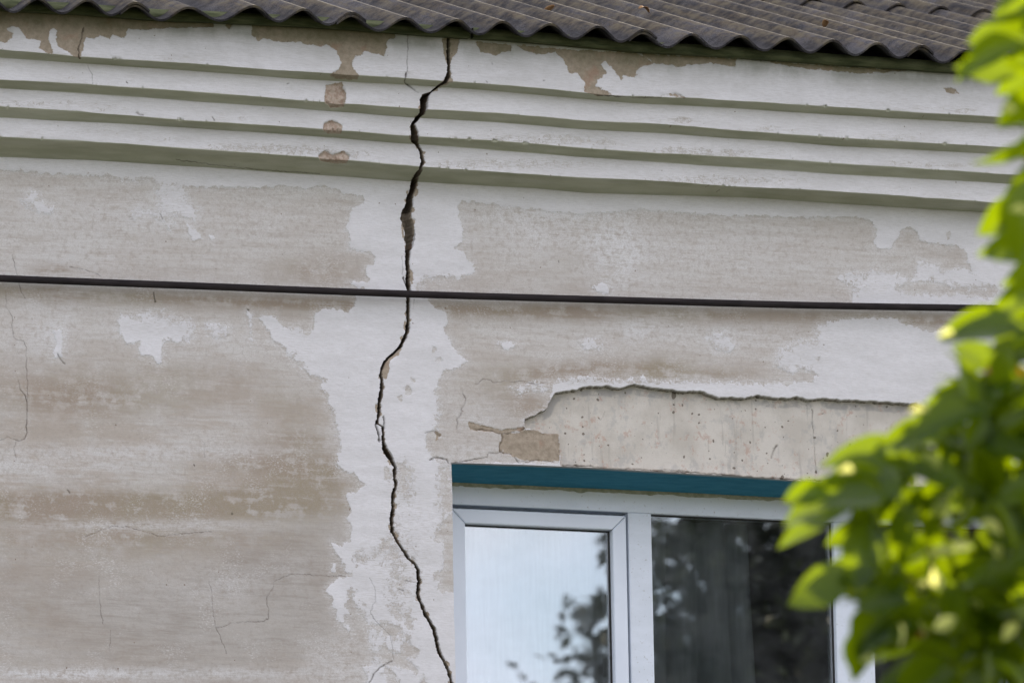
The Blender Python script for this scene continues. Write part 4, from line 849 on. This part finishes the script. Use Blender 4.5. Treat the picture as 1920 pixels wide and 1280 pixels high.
# small pale leaves added to imitate sun highlights
k = 0
while k < 34:
    py = rs.gauss(1010, 130); px = rs.uniform(1650, 1960)
    if px < edge_x(py)+50 or in_gap(px, py) or not 580 < py < 1290: continue
    k += 1; s = rs.uniform(.2, .42); add_leaf(px, py, rs.uniform(0, 360), 100*s, 58*s, rs.uniform(-.5, .9), rs.uniform(-.35, .05) if rs.random() < .5 else .12, .83)
for a_ in ((1790, 632), (1600, 884), (1640, 1238), (1905, 208), (1925, 395), (1740, 770)): add_leaf(a_[0], a_[1], 200, 24, 18, .3, -.3, .83, 0.)  # further pale leaflets placed as highlight stand-ins
k = 0
while k < 34:
    py = rs.uniform(-60, 560); px = rs.uniform(1850, 2050)
    if px < edge_x(py)+60 or in_gap(px, py): continue
    k += 1; s = rs.uniform(.7, 1.0); add_leaf(px, py, rs.uniform(120, 250), 120*s, 62*s, rs.uniform(-.8, .9), rs.uniform(0., .5))
# the rest of the crown, outside the picture
C0 = ray_at(2480, 1100, TD-.75)
for k in range(1500):
    d = Vector((rs.gauss(0, 1), rs.gauss(0, 1), rs.gauss(0, 1))).normalized()*(rs.random()**.4); p = C0+Vector((d.x*.75, d.y*.75, d.z*.95))
    a, b = prj(p.x, p.y, p.z)
    if a < 1990 and b < 1400: continue
    ax = Vector((rs.uniform(-1, 1), rs.uniform(-1, 1), rs.uniform(-1, .2))); nr = Vector((rs.uniform(-.6, .6), rs.uniform(-.6, .6), 1)).normalized()
    leaves.append((p, ax, nr, .11*rs.uniform(.7, 1.1), .055*rs.uniform(.7, 1.1), rs.random()*.72, .2, .3))
tb = ray_at(2420, 640, TD+.8); trunk = [(tb.x, tb.y, 0), (tb.x+.05, tb.y+.02, .9), (tb.x-.02, tb.y, 1.8), (tb.x+.04, tb.y, 2.7), (tb.x+.02, tb.y+.03, 3.6)]
def bez(a, b, c, n=8): return [a*(1-t)**2+b*2*t*(1-t)+c*t*t for t in [i/n for i in range(n+1)]]
br = []
for ends in (((2400, 1700), (1960, 1500), (1812, 1090)), ((2400, 1500), (2050, 1200), (1790, 960)), ((2400, 1200), (2100, 900), (1850, 690)), ((2400, 1000), (2100, 600), (1900, 330)), ((2420, 900), (2150, 300), (1930, 60)), ((1812, 1150), (1800, 1020), (1740, 930)), ((1840, 1240), (1815, 1150), (1700, 1080))):
    a, b, c = [ray_at(x, y, TD+.15+(.4 if i == 0 and x > 2000 else 0)) for i, (x, y) in enumerate(ends)]
    br.append((bez(a, b, c), [(.016 if ends[0][0] > 2000 else .007)*(1-.65*i/8) for i in range(9)]))
make_tree('fruit_tree', 'leafy green fruit tree in front of the house, sunlit from behind', trunk, [.07, .06, .055, .045, .02], br, leaves, M['leaf'])

# ---------------------------------------------------------------- surroundings: ground and the trees the window mirrors
m = MB(); m.poly([(-400, -400, 0), (400, -400, 0), (400, 400, 0), (-400, 400, 0)]); tag(m.build('ground', M['ground']), kind='structure')
def mirror_at(px, py, dist):
    d = fw+(px-960)/F*rt-(py-640)/F*up; t = (FY+.02-CP[1])/d[1]; h = CP+t*d; d2 = np.array([d[0], -d[1], d[2]]); d2 /= np.linalg.norm(d2)
    return Vector(h+dist*d2)
def far_tree(cen, rad, hgt, n, seed, label, ls=.16, spr=None):
    rg = random.Random(seed); lv = []
    clumps = [Vector((rg.gauss(0, .5), rg.gauss(0, .5), rg.uniform(-.9, .9)))*1.0 for _ in range(60)]
    for i in range(n):
        c = rg.choice(clumps); d = Vector((c.x*rad, c.y*rad, c.z*hgt)); q_ = Vector((rg.gauss(0, 1), rg.gauss(0, 1), rg.gauss(0, 1)))*.17*rad
        p = cen+d*(1 if d.length < rad*1.3 else .6)+q_
        lv.append((p, Vector((rg.uniform(-1, 1), rg.uniform(-1, 1), rg.uniform(-1, .3))), Vector((rg.uniform(-1, 1), rg.uniform(-1, 1), 1)).normalized(), ls*rg.uniform(.7, 1.3), ls*.6, rg.random()*.7, .2, .2))
    if spr:
        for (x, y, r_, nn) in spr:
            for i in range(nn*3):
                a = rg.uniform(0, 6.28); rr_ = r_*math.sqrt(rg.random()); p = mirror_at(x+rr_*math.cos(a)*.8, y+rr_*math.sin(a), 26+rg.uniform(-.6, .6))
                lv.append((p, Vector((rg.uniform(-1, 1), rg.uniform(-1, 1), rg.uniform(-1, 0))), Vector((rg.uniform(-1, 1), rg.uniform(-1, 1), .6)).normalized(), .045*rg.uniform(.6, 1.3), .022, rg.random()*.7, .2, .2))
    tr = [(cen.x, cen.y, 0), (cen.x+.1, cen.y, cen.z*.4), (cen.x-.1, cen.y+.1, cen.z*.8), (cen.x, cen.y, cen.z+hgt*.5)]
    bs = []
    for i in range(7):
        c = clumps[i]; e = cen+Vector((c.x*rad, c.y*rad, c.z*hgt)); b0 = Vector((cen.x, cen.y, cen.z*.6+i*.3)); bs.append((bez(b0, (b0+e)/2+Vector((0, 0, .5)), e), [.12*(1-.8*j/8) for j in range(9)]))
    make_tree('broadleaf_tree', label, tr, [.35, .28, .2, .06], bs, lv, M['farleaf'], lf=leaf_small)
T1 = mirror_at(1600, 1250, 26.5)
far_tree(T1+Vector((0, 0, -.6)), 1.5, 2.0, 42000, 3, 'tall dark tree across the garden, mirrored in the window panes', .13,
         [(1130, 1040, 14, 30), (1138, 1010, 12, 30), (1128, 1130, 24, 100), (1095, 1150, 20, 45), (1138, 1190, 18, 60), (1068, 1125, 14, 16), (1118, 1215, 16, 34)])
